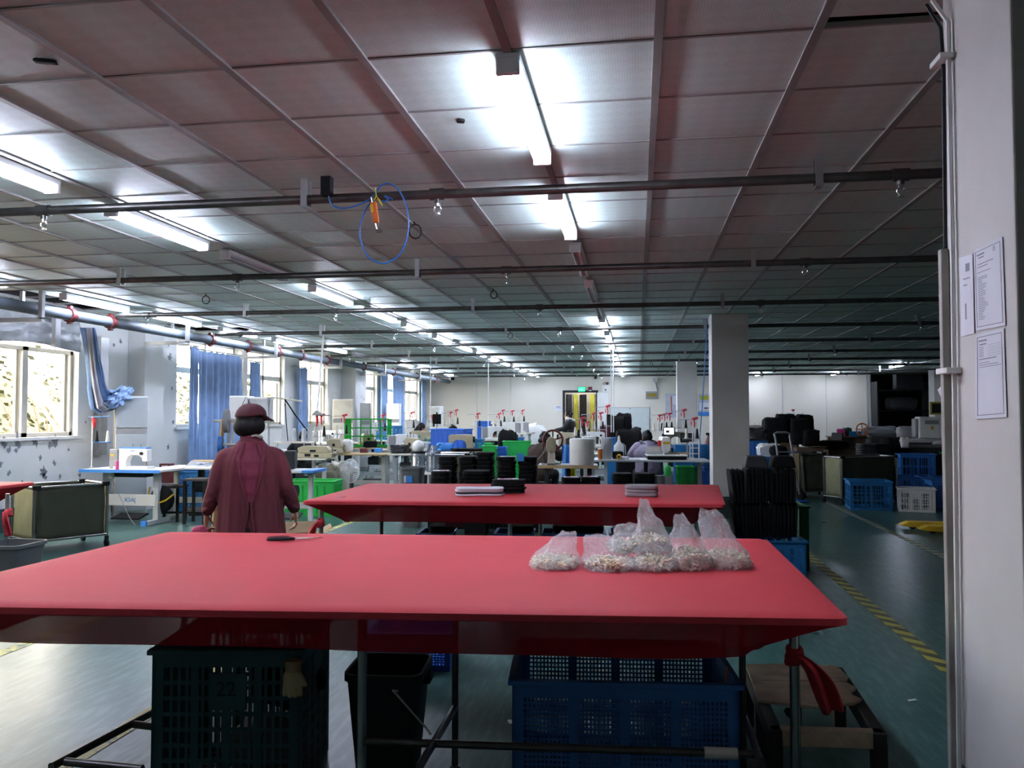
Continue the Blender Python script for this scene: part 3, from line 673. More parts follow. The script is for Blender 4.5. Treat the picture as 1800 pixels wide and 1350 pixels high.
# glove on the tall crate
gl = thing('work_glove', 'tan ribbed work glove hung over the tall dark crate', 'glove', T(515, 3.13, .53), R(8.7))
mb = MB(); mb.ell((0, 0, -.04), (.04, .014, .05), 12, 8)
for k in range(4): mb.caps([(-.028 + .019 * k, 0, -.06), (-.03 + .02 * k, -.004, -.105 + .006 * abs(k - 1.5))], [.0105, .0095], 8)
mb.caps([(.03, 0, -.03), (.05, -.005, -.06)], [.011, .009], 8); mb.build('palm', 'woodtop', gl, voxel=.004, sm=2)
MB().tube([(0, 0, -.01), (0, .003, .03)], [.03, .034], 12).build('cuff', 'wood', gl)
for i_, (x_, d_, l_, m_) in enumerate([(470, 3.4, 'grey felt bundle lying inside the tall dark crate', 'grey'), (505, 3.5, 'black cloth bundle inside the tall dark crate', 'blackcloth')]):
    mb = MB(); mb.grid(lambda u, v: (.16 * math.cos(u * 6.283) * math.sin(v * math.pi) ** .6 * (1 + .2 * noise.noise((u * 6, v * 5, i_))), .13 * math.sin(u * 6.283) * math.sin(v * math.pi) ** .6, .11 - .1 * math.cos(v * math.pi) + .03 * noise.noise((u * 8, v * 8, 3))), 24, 14, wrap=True)
    o = mb.build('felt_bundle', m_); o.location = T(x_, d_, .02 + .24 * i_); tag(o, l_, 'bundle')
# black bin with a loose bag inside
def bin_(name, label, c, r, h, m, rz=0, top=1.0, n=4, group=None):
    t = thing(name, label, 'bin', c, rz, group)
    def sh(s_): 
        a = []
        for k in range(4):
            for j in range(4):
                w = (k + j / 3 - .5) * math.pi / 2; cx, cy = [(1, -1), (1, 1), (-1, 1), (-1, -1)][k]
                a.append((r * s_ * (.7 * cx + .3 * math.cos((k - 1) * math.pi / 2 + j / 3 * math.pi / 2)), r * s_ * (.7 * cy + .3 * math.sin((k - 1) * math.pi / 2 + j / 3 * math.pi / 2))))
        return a
    prof = [(.78 * top, 0), (1 * top, h - .03), (1.07 * top, h - .03), (1.07 * top, h), (.99 * top, h), (.97 * top, h - .03), (.75 * top, .015)]
    vs = []; fs = []
    for s_, z in prof: vs += [(*p, z) for p in sh(s_)]
    k = 16
    for i in range(len(prof) - 1):
        for j in range(k): fs.append((i * k + j, i * k + (j + 1) % k, (i + 1) * k + (j + 1) % k, (i + 1) * k + j))
    fs += [tuple(range(k)), tuple(range((len(prof) - 1) * k, len(prof) * k))]
    MB().add(vs, fs).build('bin_body', m, t)
    return t
b = bin_('dustbin', 'black plastic dustbin under the big red table behind its pipe leg', T(684, 3.5, 0), .155, .43, 'darkgrey', R(5))
MB().bb((.145, -.05, .36), (.185, .05, .4)).build('handle', 'rubber', b, smooth=False, bev=.01)
tag(MB().tube([P(700, 1215, 3.33), P(690, 1213, 3.33), P(745, 1275, 3.2), P(757, 1290, 3.12)], .004, 6).build('cord', 'white'), 'pale cord hanging from the black dustbin to the brace rail', 'cord')
tag(MB().tube([P(x, y, 3.2) for x, y in [(1278, 1172), (1276, 1190), (1274, 1215), (1277, 1214)]], .004, 6).build('strap', 'orange'), 'orange strap hanging inside the big blue crate', 'strap')
bin_('dustbin', 'grey plastic bin standing before the olive cart at the frame edge', T(20, 7.3, 0), .2, .36, 'bin_grey')
# wooden bench
bz = .27; Q = [G(x, y, bz) for x, y in [(1356, 1284), (1556, 1290), (1478, 1172), (1310, 1172)]]
bc = sum(Q, Vector()) / 4; bn = thing('wooden_bench', 'low worn wooden bench with a split plywood top beside the big red table', 'bench', (bc.x, bc.y, 0)); lq = [(p.x - bc.x, p.y - bc.y) for p in Q]
lp = lambda u, v: (lerp(lerp(lq[0][0], lq[1][0], u), lerp(lq[3][0], lq[2][0], u), v), lerp(lerp(lq[0][1], lq[1][1], u), lerp(lq[3][1], lq[2][1], u), v))
MB().prism([lp(-.02, .38), lp(.5, .3), lp(.88, .36), lp(.98, .42), lp(.9, .5), lp(1.0, .6), lp(.93, .685), lp(0, .7)], bz + .001, bz + .012, 'z').build('top_board', 'oldwood', bn, smooth=False)
MB().prism([lp(0, .705), lp(.94, .7), lp(1.0, .78), lp(.93, .98), lp(.5, 1.02), lp(0, 1)], bz + .001, bz + .012, 'z').build('top_board', 'oldwood', bn, smooth=False)
for (u, v) in [(.04, .04), (.96, .04), (.04, .96), (.96, .96), (.5, .96), (.04, .5)]:
    x, y = lp(u, v); MB().box((x, y, bz / 2 - .02), (.055, .055, bz - .04)).build('leg', 'darkwood', bn, smooth=False, bev=.004)
for a, b_ in [((0, .04), (1, .04)), ((0, .96), (1, .96)), ((.04, 0), (.04, 1)), ((.96, 0), (.96, 1))]:
    a, b_ = lp(*a), lp(*b_); v = Vector(b_) - Vector(a); MB().box(((a[0] + b_[0]) / 2, (a[1] + b_[1]) / 2, bz - .032), (v.length, .05, .064), rz=math.atan2(v.y, v.x)).build('frame_rail', 'oldwood' if abs(v.x) > abs(v.y) else 'darkwood', bn, smooth=False, bev=.004)
a, b_ = lp(.5, .96), lp(.96, .04); MB().tube([(a[0], a[1], .03), (*lp(.3, .5), .2)], .018, 6).build('brace', 'darkwood', bn)
# ---------------------------------------------------------------- plastic bags of elastic pieces
def plastic_bag(label, x0, x1, px, py, d, z0, dep=.17, yb=None, fill=.42, seed=0, lean=.0, flat=.0):
    random.seed(seed); a = T(x0, d, z0); b_ = T(x1, d, z0); c = (a + b_) / 2; w = (b_ - a).length * .5; rz = math.atan2(b_.y - a.y, b_.x - a.x)
    pk = P(px, py, d + lean); rel = Matrix.Rotation(-rz, 4, 'Z') @ (pk - c); h = rel.z
    t = thing('plastic_bag', label, 'bag', c, rz, None); nu, nv = 40, 26
    def fn(u, v):
        w_ = u * 2 * math.pi; e = math.cos(w_); f = math.sin(w_); e = math.copysign(abs(e) ** .7, e); f = math.copysign(abs(f) ** .8, f)
        bul = 1 + .18 * math.sin(min(v / .45, 1) * math.pi)
        rw = w * (bul * (1 - v) ** .8 + .02 + flat * v); rd = dep * .5 * (bul * (1 - v) ** 1.1 + .008)
        q = Vector((rw * e + rel.x * v ** 1.25, rd * f + rel.y * v ** 1.2, h * v))
        un = 2.2 * math.cos(w_); vn = 2.2 * math.sin(w_); nz = .03 * (.3 + v * .7) * noise.noise((un * .6 + seed * 3, v * 3, vn * .6)) + .016 * (1 - abs(noise.noise((un * 1.6, v * 4 + seed, vn * 1.6))) * 2) * (1 - v * .6) + .006 * noise.noise((un * 5, v * 12, vn * 5 + seed))
        return q + Vector((e * nz * .8, f * nz, .5 * nz * v if v > .05 else 0))
    MB().grid(fn, nu, nv, wrap=True).build('bag_film', 'polybag', t, sub=0)
    mb = MB()
    for k in range(260):
        u = random.random() * 2 * math.pi; rr = random.random() ** .4 * .98; z = random.random() * h * fill * (1 - .5 * rr) + .006
        e = Vector((math.cos(u) * w * rr + rel.x * (z / h) ** 1.25, math.sin(u) * dep * .46 * rr, z))
        mb.box(e, (.036, .010, .006), rz=random.random() * 3, rx=random.random(), ry=random.uniform(-.6, 1.4))
    tag(mb.build('elastic_piece', 'elastic', t, smooth=False), kind='stuff')
    return t
zt = .803
plastic_bag('clear bag of white elastic lying alone, nearest the scissors', 934, 1014, 1000, 935, 3.78, zt, .26, fill=.3, seed=1, lean=.1, flat=.15)
plastic_bag('flat-topped clear bag of elastic at the near corner of the bag heap', 1030, 1116, 1060, 942, 3.72, zt, .2, fill=.4, seed=2, lean=.12, flat=.6)
plastic_bag('clear bag of elastic lying low in the middle of the heap, under the peaked bag', 1112, 1182, 1150, 955, 3.72, zt, .2, fill=.6, seed=3, flat=.6)
plastic_bag('slumped clear bag of elastic resting on the heap beside the peaked bag', 1070, 1130, 1108, 921, 3.85, zt + .06, .2, fill=.4, seed=4, flat=.4)
plastic_bag('tall peaked clear bag of elastic, highest in the heap', 1117, 1177, 1130, 878, 3.82, zt + .07, .17, fill=.32, seed=5, flat=.06)
plastic_bag('narrow peaked clear bag of elastic between the tallest bag and the end bag', 1172, 1248, 1195, 905, 3.74, zt, .2, fill=.42, seed=6, lean=.06, flat=.12)
plastic_bag('wide clear bag of elastic with folded top at the table corner end of the heap', 1240, 1318, 1242, 898, 3.78, zt, .22, fill=.34, seed=7, lean=.05, flat=.25)
# scissors
sc = thing('scissors', 'tailor scissors with black and dark red handles lying on the red cloth', 'scissors', G(512, 950, .8), R(22))
def loop(mt, y0, s_): 
    mb = MB(); mb.tube([(-.07 + .055 * math.cos(a * .3927) , y0 + s_ * .012 + .02 * math.sin(a * .3927), .014) for a in range(16)], .0065, 8, closed=True); mb.tube([(-.02, y0 + s_ * .01, .012), (.012, 0, .01), (.02, -s_ * .004, .008)], [.007, .008, .006], 8); return mb.build('handle', mt, sc)
loop('black', -.024, -1); loop('maroon', .024, 1)
for s_ in (-1, 1): MB().prism([(.0, s_ * .004), (.03, -s_ * .012), (.17, s_ * .004 - s_ * .016), (.03, s_ * .006)], .006 + .003 * (s_ + 1), .009 + .003 * (s_ + 1), 'z').build('blade', 'steel', sc, smooth=False)
MB().cyl((.015, 0, .004), (.015, 0, .019), .006).build('pivot_screw', 'chrome', sc)
# pads on the second table
def pad_shape(l, w, waist=.12, n=36):
    pts = []
    for k in range(n):
        a = 2 * math.pi * k / n; x = math.copysign(abs(math.cos(a)) ** .45, math.cos(a)); y = math.copysign(abs(math.sin(a)) ** .6, math.sin(a)); pts.append((l / 2 * x, w / 2 * y * (1 - waist * math.cos(x * 2.6))))
    return pts
def pads(x, d, z0, n, l, w, th, mts, rz, label, group, name='felt_pad', waist=.12, jit=.006, bend=0, shape=None):
    c = T(x, d, z0); first = {}
    for k in range(n):
        loc = (c.x + random.uniform(-jit, jit), c.y + random.uniform(-jit, jit), z0 + k * th); m = mts[k % len(mts)]; a = rz + random.uniform(-.03, .03)
        if m in first: dup(first[m], loc, a, label, group)
        else:
            mb = MB().prism(shape or pad_shape(l, w, waist), 0.0005, th - .0005, 'z')
            o = mb.build(name, m, smooth=False, bev=th * .25); o.location = loc; o.rotation_euler = (0, 0, a); tag(o, label, 'pad', group); first[m] = o
random.seed(11)
mat('pad_white', 'C9CBD4', .8); mat('pad_grey', '8A8288', .8, var=.06); mat('pad_dark', '2A2A30', .85)
pads(843, 7.12, .802, 4, .42, .2, .017, ['pad_white', 'pad_dark', 'pad_white', 'pad_white'], R(14), 'white waisted felt pad stacked on the red cloth in front of the black pads', 'white waisted pads', waist=.2)
pads(895, 7.35, .802, 7, .3, .2, .017, ['blackcloth'], R(5), 'black pad in the stack on the red cloth topped by a red card', 'black pads on the red cloth', jit=.014, waist=0)
o = MB().box((0, 0, .001), (.19, .12, .002)).build('packing_card', 'paper', smooth=False); p = T(893, 7.35, .924); o.location = p; o.rotation_euler = (0, 0, R(12)); tag(o, 'red and white printed card on top of the black pads', 'card')
MB().box((-.02, 0, .0025), (.11, .1, .001)).build('red_print', 'magenta', o, smooth=False); MB().box((0, .0, .0035), (.07, .03, .001)).build('white_print', 'paper', o, smooth=False)
o = MB().box((0, 0, .001), (.13, .1, .002), ry=.06).build('packing_card', 'paper', smooth=False); o.location = T(876, 7.28, .806); o.rotation_euler = (0, 0, R(-20)); tag(o, 'pale teal-edged card beside the stack of black pads', 'card'); MB().box((-.04, 0, .004), (.03, .09, .001)).build('teal_print', 'green_dark', o, smooth=False)
pads(1127, 7.05, .802, 3, .28, .19, .032, ['pad_grey'], R(4), 'thick grey rounded pad stacked alone towards the square pillar end of the red cloth', 'thick grey pads', waist=0)
o = MB().tube([G(592, 876, .802), G(608, 872, .803)], .002, 5).build('thread_scrap', 'white'); tag(o, 'white thread scrap lying on the red cloth behind the scissors', 'thread')
# ================================================================ PEOPLE
def head(mb, c, M, s=1.0):
    """skull, jaw, nose, ears; M turns the head, +Y is where the face looks"""
    def q(*p): return c + M @ (Vector(p) * s)
    mb.ell(q(0, -.008, .03), (.076 * s, .094 * s, .088 * s), 16, 12, M); mb.ell(q(0, .022, -.03), (.060 * s, .068 * s, .076 * s), 14, 10, M)
    mb.ell(q(0, .07, -.075), (.024 * s, .02 * s, .02 * s), 8, 6, M); mb.caps([q(0, .088, .025), q(0, .108, -.012)], [.009 * s, .014 * s], 8)
    for e in (-1, 1): mb.ell(q(e * .077, -.005, .0), (.011 * s, .02 * s, .032 * s), 8, 6, M); mb.ell(q(e * .036, .062, -.02), (.02 * s, .018 * s, .02 * s), 8, 6, M)
    mb.ell(q(0, .082, -.045), (.024 * s, .012 * s, .009 * s), 8, 6, M)
def hand(mb, w, d, side, palm, curl=.6, s=1.0):
    """w wrist, d direction of the fingers, side towards the thumb, palm normal (fingers close towards it)"""
    d, side, palm = d.normalized(), side.normalized(), palm.normalized()
    Mh = Matrix((side, d, palm)).transposed()
    mb.ell(w + d * .05 * s, (.038 * s, .05 * s, .016 * s), 10, 7, Mh)
    for k in range(4):
        b = w + d * .088 * s + side * (.027 - .018 * k) * s; ln = [.07, .078, .072, .056][k] * s
        d1 = (d * math.cos(curl * .6) + palm * math.sin(curl * .6)).normalized(); d2 = (d * math.cos(curl * 1.7) + palm * math.sin(curl * 1.7)).normalized()
        mb.caps([b - d * .02 * s, b, b + d1 * ln * .5, b + d1 * ln * .5 + d2 * ln * .5], [.009 * s, .0092 * s, .0086 * s, .0072 * s], 7)
    b = w + d * .03 * s + side * .032 * s; t1 = (d * .7 + side * .6 + palm * .35).normalized(); t2 = (d * .9 + side * .1 + palm * .5).normalized()
    mb.caps([b - d * .005, b + t1 * .035 * s, b + t1 * .035 * s + t2 * .032 * s], [.012 * s, .0105 * s, .009 * s], 7)
def V(*a): return Vector(a)
def body_thing(label, loc, rz): return thing('person', label, 'person', loc, rz)
def eyes(t, c, M):
    for e in (-1, 1): MB().ell(c + M @ V(e * .033, .083, .018), (.011, .006, .007), 8, 6, M).build('eye', 'black', t)
# --- the woman in the maroon coat, seen from behind, walking away
wl_ = T(438, 5.85, 0); w = body_thing('person in maroon cap and work coat walking away behind the big red table', wl_, R(24))
hc = V(.0, .02, 1.45); Mh = Matrix.Rotation(R(-50), 3, 'Z') @ Matrix.Rotation(R(-5), 3, 'X')
LS, LE, LW = V(-.17, 0, 1.2), V(-.232, -.01, .98), V(-.302, .035, .80)
RS, RE, RW = V(.17, 0, 1.2), V(.232, -.03, .99), V(.312, .03, .80)
mb = MB(); head(mb, hc, Mh, .98)
mb.caps([V(0, -.01, 1.25), V(0, .012, 1.38)], [.055, .05])
mb.ell((0, .0, 1.15), (.17, .11, .16)); mb.ell((0, .0, .98), (.15, .1, .16)); mb.ell((0, -.005, .84), (.17, .12, .13))
mb.caps([LS, LE, LW], [.052, .04, .028]); mb.caps([RS, RE, RW], [.052, .04, .028])
hand(mb, LW, V(-.02, .02, -1), V(.2, 1, 0), V(1, -.2, 0), 1.1); hand(mb, RW, V(.08, .05, -1), V(-.2, 1, 0), V(-1, -.2, 0), .7)
for s_, f in ((-1, .1), (1, -.12)):
    mb.caps([V(s_ * .085, 0, .8), V(s_ * .09, f * .6 + .02, .44), V(s_ * .09, f, .08)], [.085, .055, .037]); mb.caps([V(s_ * .09, f - .03, .035), V(s_ * .095, f + .15, .025)], [.033, .025])
mb.build('body', 'skin', w, voxel=.0075, sm=1); eyes(w, hc, Mh)
mb = MB()
for s_, f in ((-1, .1), (1, -.12)): mb.caps([V(s_ * .085, 0, .8), V(s_ * .09, f * .6 + .02, .44), V(s_ * .09, f, .1)], [.1, .07, .06])
mb.ell((0, 0, .82), (.18, .13, .12)); mb.build('trousers', 'trouser', w, voxel=.012, sm=2)
for s_, f in ((-1, .1), (1, -.12)): MB().caps([V(s_ * .09, f - .045, .04), V(s_ * .095, f + .15, .032)], [.04, .033]).bb((s_ * .092 - .035, f - .09, 0), (s_ * .092 + .035, f + .18, .018)).build('shoe', 'black', w, voxel=.01, sm=1)
# coat: torso shell with open back, sleeves
PR = [(.55, .25, .165), (.70, .235, .16), (.85, .22, .15), (.98, .21, .142), (1.1, .205, .135), (1.17, .195, .122), (1.23, .165, .1), (1.29, .105, .078), (1.335, .07, .065)]
def prof(z):
    for (a, b) in zip(PR[:-1], PR[1:]):
        if z <= b[0]: f = max(0, (z - a[0]) / (b[0] - a[0])); return lerp(a[1], b[1], f), lerp(a[2], b[2], f)
    return PR[-1][1:]
def coatpt(u, z, off=0):
    rx, ry = prof(z); a = u * 2 * math.pi; fold = .007 * math.sin(a * 9 + z * 2) * min(1, max(0, (1.25 - z) * 2.5)) + .004 * math.sin(a * 23)
    e = .8
    return V(math.copysign(abs(math.cos(a)) ** e, math.cos(a)) * (rx + fold + off), math.copysign(abs(math.sin(a)) ** e, math.sin(a)) * (ry + fold + off) - .01, z + (.02 * math.cos(a) ** 2 if z < .62 else 0))
mb = MB(); mb.grid(lambda u, v: coatpt(u, lerp(.55, 1.335, v)), 72, 40, wrap=True)
mb.f.append(tuple(range(72))); mb.f.append(tuple(range(40 * 72, 41 * 72)))
def sleeve(a, b, c, s_):
    mb.caps([a + V(-s_ * .04, 0, .0), a + V(s_ * .002, 0, -.012), a.lerp(b, .5) + V(s_ * .012, -.01, 0), b + V(s_ * .008, -.012, 0), b.lerp(c, .55) + V(s_ * .004, -.005, .0), c + (b - c) * .12], [.074, .072, .066, .058, .054, .045], 12)
    for k in range(5): p = b.lerp(c, .1 + .18 * k); mb.ell(p + V(s_ * .005, -.02, 0), (.062 - .004 * k, .054, .018), 10, 6, Matrix.Rotation(.5 * s_ * (-1) ** k, 3, 'Y'))
sleeve(LS, LE, LW, -1); sleeve(RS, RE, RW, 1)
mb.build('coat', 'maroon', w, voxel=.009, sm=2)
mb = MB()
def inner(u, v):
    z = lerp(.885, 1.31, v); hw = .006 + .062 * max(0, (z - .885) / .42) ** .75; return coatpt(.75 + (u - .5) * 2 * hw / 1.25 / max(.12, prof(z)[0] * 3.4) * 1.0, z, .006 + .003 * math.sin(z * 60) + .002 * math.sin(u * 20))
mb.grid(inner, 16, 34); mb.build('under_jacket', 'maroon_in', w, solid=.004)
mb = MB(); mb.grid(lambda u, v: coatpt(.745 + (u - .5) * .03 * (1.2 - v), lerp(.6, .72, v), .004), 4, 8); mb.build('back_slit', 'trouser', w, solid=.003)
for s_ in (-1, 1): MB().tube([coatpt(.75 + s_ * f, z, .008) for f, z in [(.045, 1.3), (.046, 1.2), (.034, 1.05), (.018, .95), (.004, .885), (.005, .8), (.014, .68), (.018, .56)]], .008, 8).build('coat_edge', 'maroon', w)
MB().tube([V(.062 * math.cos(a / 16 * 6.283), .06 * math.sin(a / 16 * 6.283), 1.335 + .006 * math.sin(a * 2.3)) for a in range(16)], .02, 8, closed=True).build('scarf', 'maroon_in', w, voxel=.007)
MB().tube([V(.07 * math.cos(a / 10 * 6.283 * .55 - .9), -.068 - .01 * math.cos(a), 1.345 + .008 * math.sin(a * 1.3)) for a in range(8)], .008, 6).build('scarf_stripe', 'offwhite', w)
def hq(*p): return hc + Mh @ V(*p)
mb = MB(); mb.ell(hq(0, -.024, .022), (.09, .098, .1), 16, 12, Mh); mb.ell(hq(0, -.05, -.04), (.1, .08, .078), 14, 10, Mh); mb.ell(hq(.072, .01, -.03), (.026, .055, .06), 10, 8, Mh); mb.ell(hq(-.072, .01, -.03), (.026, .055, .06), 10, 8, Mh)
mb.build('hair', 'hair', w, voxel=.008, sm=2)
mb = MB()
def capfn(u, v):
    a = u * 2 * math.pi; t_ = v * math.pi / 2; return hq(.1 * math.cos(a) * math.cos(t_) ** .8, -.012 + .112 * math.sin(a) * math.cos(t_) ** .8, .045 + .085 * math.sin(t_) - .022 * (math.sin(a) < 0) * abs(math.sin(a)) * math.cos(t_) ** 2)
mb.grid(capfn, 40, 14, wrap=True); mb.build('cap', 'maroon_cap', w, solid=.005)
mb = MB()
def brim(u, v):
    a = (u - .5) * 2.0; e = .075 * v * math.cos(a * .95)
    return hq(math.sin(a) * (.098 + e * .4), -.012 + .108 * math.cos(a) + e, .05 - .02 * v - .02 * abs(math.sin(a)) * v)
mb.grid(brim, 16, 7).build('cap_brim', 'maroon_cap', w, solid=.007)
# red bag in her hand
rb = thing('red_bag', 'red and white striped bag held by the person in the maroon coat', 'bag', wl_ + Matrix.Rotation(R(24), 3, 'Z') @ V(-.335, .02, .0), R(24)); 
mb = MB(); mb.ell((0, 0, .61), (.09, .05, .09), 14, 10).ell((0, 0, .66), (.075, .035, .06), 12, 8); mb.build('bag_body', 'magenta', rb, voxel=.009, sm=2)
for s_ in (-1, 1): MB().tube([(s_ * .05, -.05, .57), (s_ * .05, -.055, .62), (s_ * .04, -.045, .67)], .009, 6).build('white_stripe', 'white', rb)
# --- seated workers
def worker(label, loc, rz, jacket, hairc='hair', lean=.35, nod=.5, turn=0, bulk=1.0, cap=None, hood=None, standing=False, reach=.36, style='bun', sc=1.0):
    t = body_thing(label, loc, rz); zs = .47 if not standing else .82
    up = V(0, math.sin(lean), math.cos(lean)); pel = V(0, 0, zs + .06); ch = pel + up * .3; nk = pel + up * .47; c = pel + up * .6 + V(0, .035 + .03 * nod, -.02 * nod)
    M = Matrix.Rotation(turn, 3, 'Z') @ Matrix.Rotation(-nod, 3, 'X')
    sh = [nk + V(s_ * .17, -.01, -.05) for s_ in (-1, 1)]; wr = [V(s_ * .12, sh[0].y + reach, .86 if not standing else 1.05) for s_ in (-1, 1)]
    el = [(sh[k] + wr[k]) / 2 + V((-1, 1)[k] * .1, -.05, -.08) for k in (0, 1)]
    mb = MB(); head(mb, c, M, .97); mb.caps([nk - up * .08, c - up * .06], [.055, .05]); mb.ell(ch, (.155, .11, .17)); mb.ell(pel, (.165, .13, .13)); mb.caps([pel, ch], [.14, .13])
    for k in (0, 1):
        s_ = (-1, 1)[k]; mb.caps([sh[k], el[k], wr[k]], [.05, .04, .028]); hand(mb, wr[k], V(-s_ * .3, 1, -.25), V(-s_, -.2, 0), V(0, -.2, -1), .5)
        if standing: J = [V(s_ * .09, 0, .82), V(s_ * .09, .02, .45), V(s_ * .09, -.02, .08)]
        else: J = [V(s_ * .1, 0, .52), V(s_ * .13, .4, .5), V(s_ * .13, .38, .08)]
        mb.caps(J, [.085, .058, .038]); mb.caps([J[2] + V(0, -.03, -.045), J[2] + V(0, .14, -.055)], [.033, .024])
    mb.build('body', 'skin', t, voxel=.011, sm=1)
    for e in (-1, 1): MB().ell(c + M @ V(e * .033, .083, .018), (.012, .007, .007), 8, 6, M).build('eye', 'black', t)
    mb = MB(); mb.caps([pel + up * .02, ch + up * .02, nk - up * .06], [.18 * bulk, .175 * bulk, .12]); mb.ell(ch - V(0, .03, 0), (.205 * bulk, .15 * bulk, .2)); mb.ell(pel, (.19 * bulk, .16 * bulk, .14)); mb.ell(nk - up * .07, (.2, .1, .07))
    for k in (0, 1): mb.caps([sh[k], sh[k].lerp(el[k], .5), el[k], wr[k].lerp(el[k], .15)], [.08 * bulk, .08 * bulk, .07 * bulk, .05], 10)
    mb.tube([nk + V(.075 * math.cos(a), .075 * math.sin(a), .0) for a in [k * .524 for k in range(12)]], .026, 8, closed=True)
    mb.build('jacket', jacket, t, voxel=.013, sm=3)
    mb = MB()
    for s_ in (-1, 1):
        J = [V(s_ * .09, 0, .82), V(s_ * .09, .02, .45), V(s_ * .09, -.02, .09)] if standing else [V(s_ * .1, 0, .53), V(s_ * .13, .4, .51), V(s_ * .13, .38, .1)]
        mb.caps(J, [.1, .075, .06])
    mb.ell(pel, (.175, .15, .12)); mb.build('trousers', 'trouser', t, voxel=.014, sm=2)
    for s_ in (-1, 1):
        y = -.02 if standing else .38; MB().caps([V(s_ * (.09 if standing else .13), y - .04, .04), V(s_ * (.09 if standing else .13), y + .14, .035)], [.04, .033]).build('shoe', 'black', t, voxel=.01)
    mb = MB(); h = lambda *p: c + M @ V(*p)
    mb.ell(h(0, -.024, .03), (.09, .1, .098), 14, 10, M); mb.ell(h(0, -.05, -.02), (.088, .075, .07), 12, 8, M)
    if style == 'bun': mb.ell(h(0, -.12, .04), .04, 10, 7)
    if style == 'tail': mb.caps([h(0, -.1, .0), h(.01, -.14, -.09), h(.01, -.13, -.2)], [.04, .045, .02])
    if style == 'curly':
        for k in range(16): a = k * 2.4; mb.ell(h(.075 * math.cos(a), -.04 + .075 * math.sin(a), .02 + .075 * math.sin(k * 1.3)), .04, 8, 6)
    mb.build('hair', hairc, t, voxel=.01, sm=1)
    if cap:
        MB().ell(h(0, -.008, .058), (.098, .112, .075), 14, 8, M).ell(h(0, .13, .045), (.07, .06, .01), 12, 6, M).build('cap', cap, t, voxel=.008, sm=1)
    if hood: MB().tube([nk + V(.12 * math.cos(k * .524), -.02 + .11 * math.sin(k * .524), .02 + .03 * math.sin(k * .524)) for k in range(12)], .05, 8, closed=True).build('hood', hood, t, voxel=.014, sm=2)
    if not standing:
        s = thing('stool', 'stool under the ' + label[:1].lower() + label[1:label.find(' ', 22)] , 'stool', loc, rz)
        MB().box((0, -.02, .405), (.34, .34, .03)).build('seat', 'darkwood', s, smooth=False, bev=.005)
        for a in (-1, 1):
            for b in (-1, 1): MB().box((a * .14, -.02 + b * .14, .195), (.035, .035, .39)).build('leg', 'darkwood', s, smooth=False)
        s['label'] = 'wooden stool under the ' + label
        s['label'] = ' '.join(s['label'].split()[:15])
    return t
worker('person in brown knitted coat bending over the red-wheeled machine', T(948, 13.5, 0), R(-14), 'brown_knit', lean=.42, nod=.75, bulk=1.25, style='curly')
worker('person in padded lilac jacket sitting with back to camera at the pattern sewer', T(1142, 13.7, 0), R(12), 'purple', lean=.2, nod=.7, bulk=1.32, hood='darkgrey')
worker('person in black with dark cap facing the whiteboard beyond the lilac jacket', T(1130, 17.5, 0), R(60), 'navy', lean=.2, nod=.4, cap='black')
worker('person standing at the door in black coat with arm stretched out', T(1003, 23.5, 0), R(95), 'navy', lean=.06, nod=.1, standing=True, reach=.45, hood='offwhite')
worker('person in teal jacket with long dark hair beside the last windows', T(732, 19.8, .06), R(-60), 'teal_cloth', lean=.15, nod=.3, style='tail')
worker('person with curly black hair behind the bright blue bins', T(797, 19.5, 0), R(20), 'darkgrey', lean=.15, nod=.5, style='curly')
worker('person in dark jacket hunched over beside the curly-haired worker', T(846, 19.0, 0), R(-40), 'navy', lean=.5, nod=.8, bulk=1.15)
worker('person far off with only dark hair showing among the machines', T(866, 24, 0), R(0), 'grey', lean=.15, nod=.4)
worker('person in black bending beside the fourth window', T(535, 16.2, 0), R(30), 'navy', lean=.5, nod=.8)
# ================================================================ WORKSTATIONS
def sewing_machine(kind='white', name='sewing_machine', label='x', loc=(0, 0, 0), rz=0, blue=False):
    """needle end at +X, motor and wheel at -X, base on z=0"""
    t = thing(name, label, 'sewing machine', loc, rz); m = {'white': 'white', 'cream': 'cream'}[kind]
    MB().bb((-.26, -.09, 0), (.26, .09, .03)).build('bed', m, t, smooth=False, bev=.006)
    arm = [(-.2, .03), (-.2, .27), (-.14, .29), (.2, .285), (.235, .26), (.235, .1), (.16, .1), (.15, .15), (.1, .185), (0, .19), (-.06, .16), (-.085, .1), (-.085, .03)]
    MB().prism(arm, -.055, .055, 'y').build('arm', m, t, smooth=False, bev=.008)
    if kind == 'white': MB().bb((-.33, -.075, .0), (-.2, .075, .27)).build('motor_box', 'grey', t, smooth=False, bev=.012)
    else: MB().cyl((-.2, 0, .2), (-.235, 0, .2), .055, n=18).build('hand_wheel', 'black', t)
    if blue: MB().bb((-.18, -.057, .276), (.22, .057, .291)).build('blue_band', 'bluepaint', t, smooth=False)
    MB().cyl((.2, 0, .03), (.2, 0, .12), .006, n=8).cyl((.185, 0, .04), (.185, 0, .12), .008, n=8).bb((.175, -.012, .03), (.225, .012, .036)).build('needle_bar', 'chrome', t)
    mb = MB().cyl((.15, -.055, .21), (.15, -.075, .21), .022, n=12); mb.build('tension_dial', 'black', t)
    for x in (-.02, .1): MB().cyl((x, 0, .285), (x, 0, .34), .004, n=6).build('thread_pin', 'chrome', t)
    return t
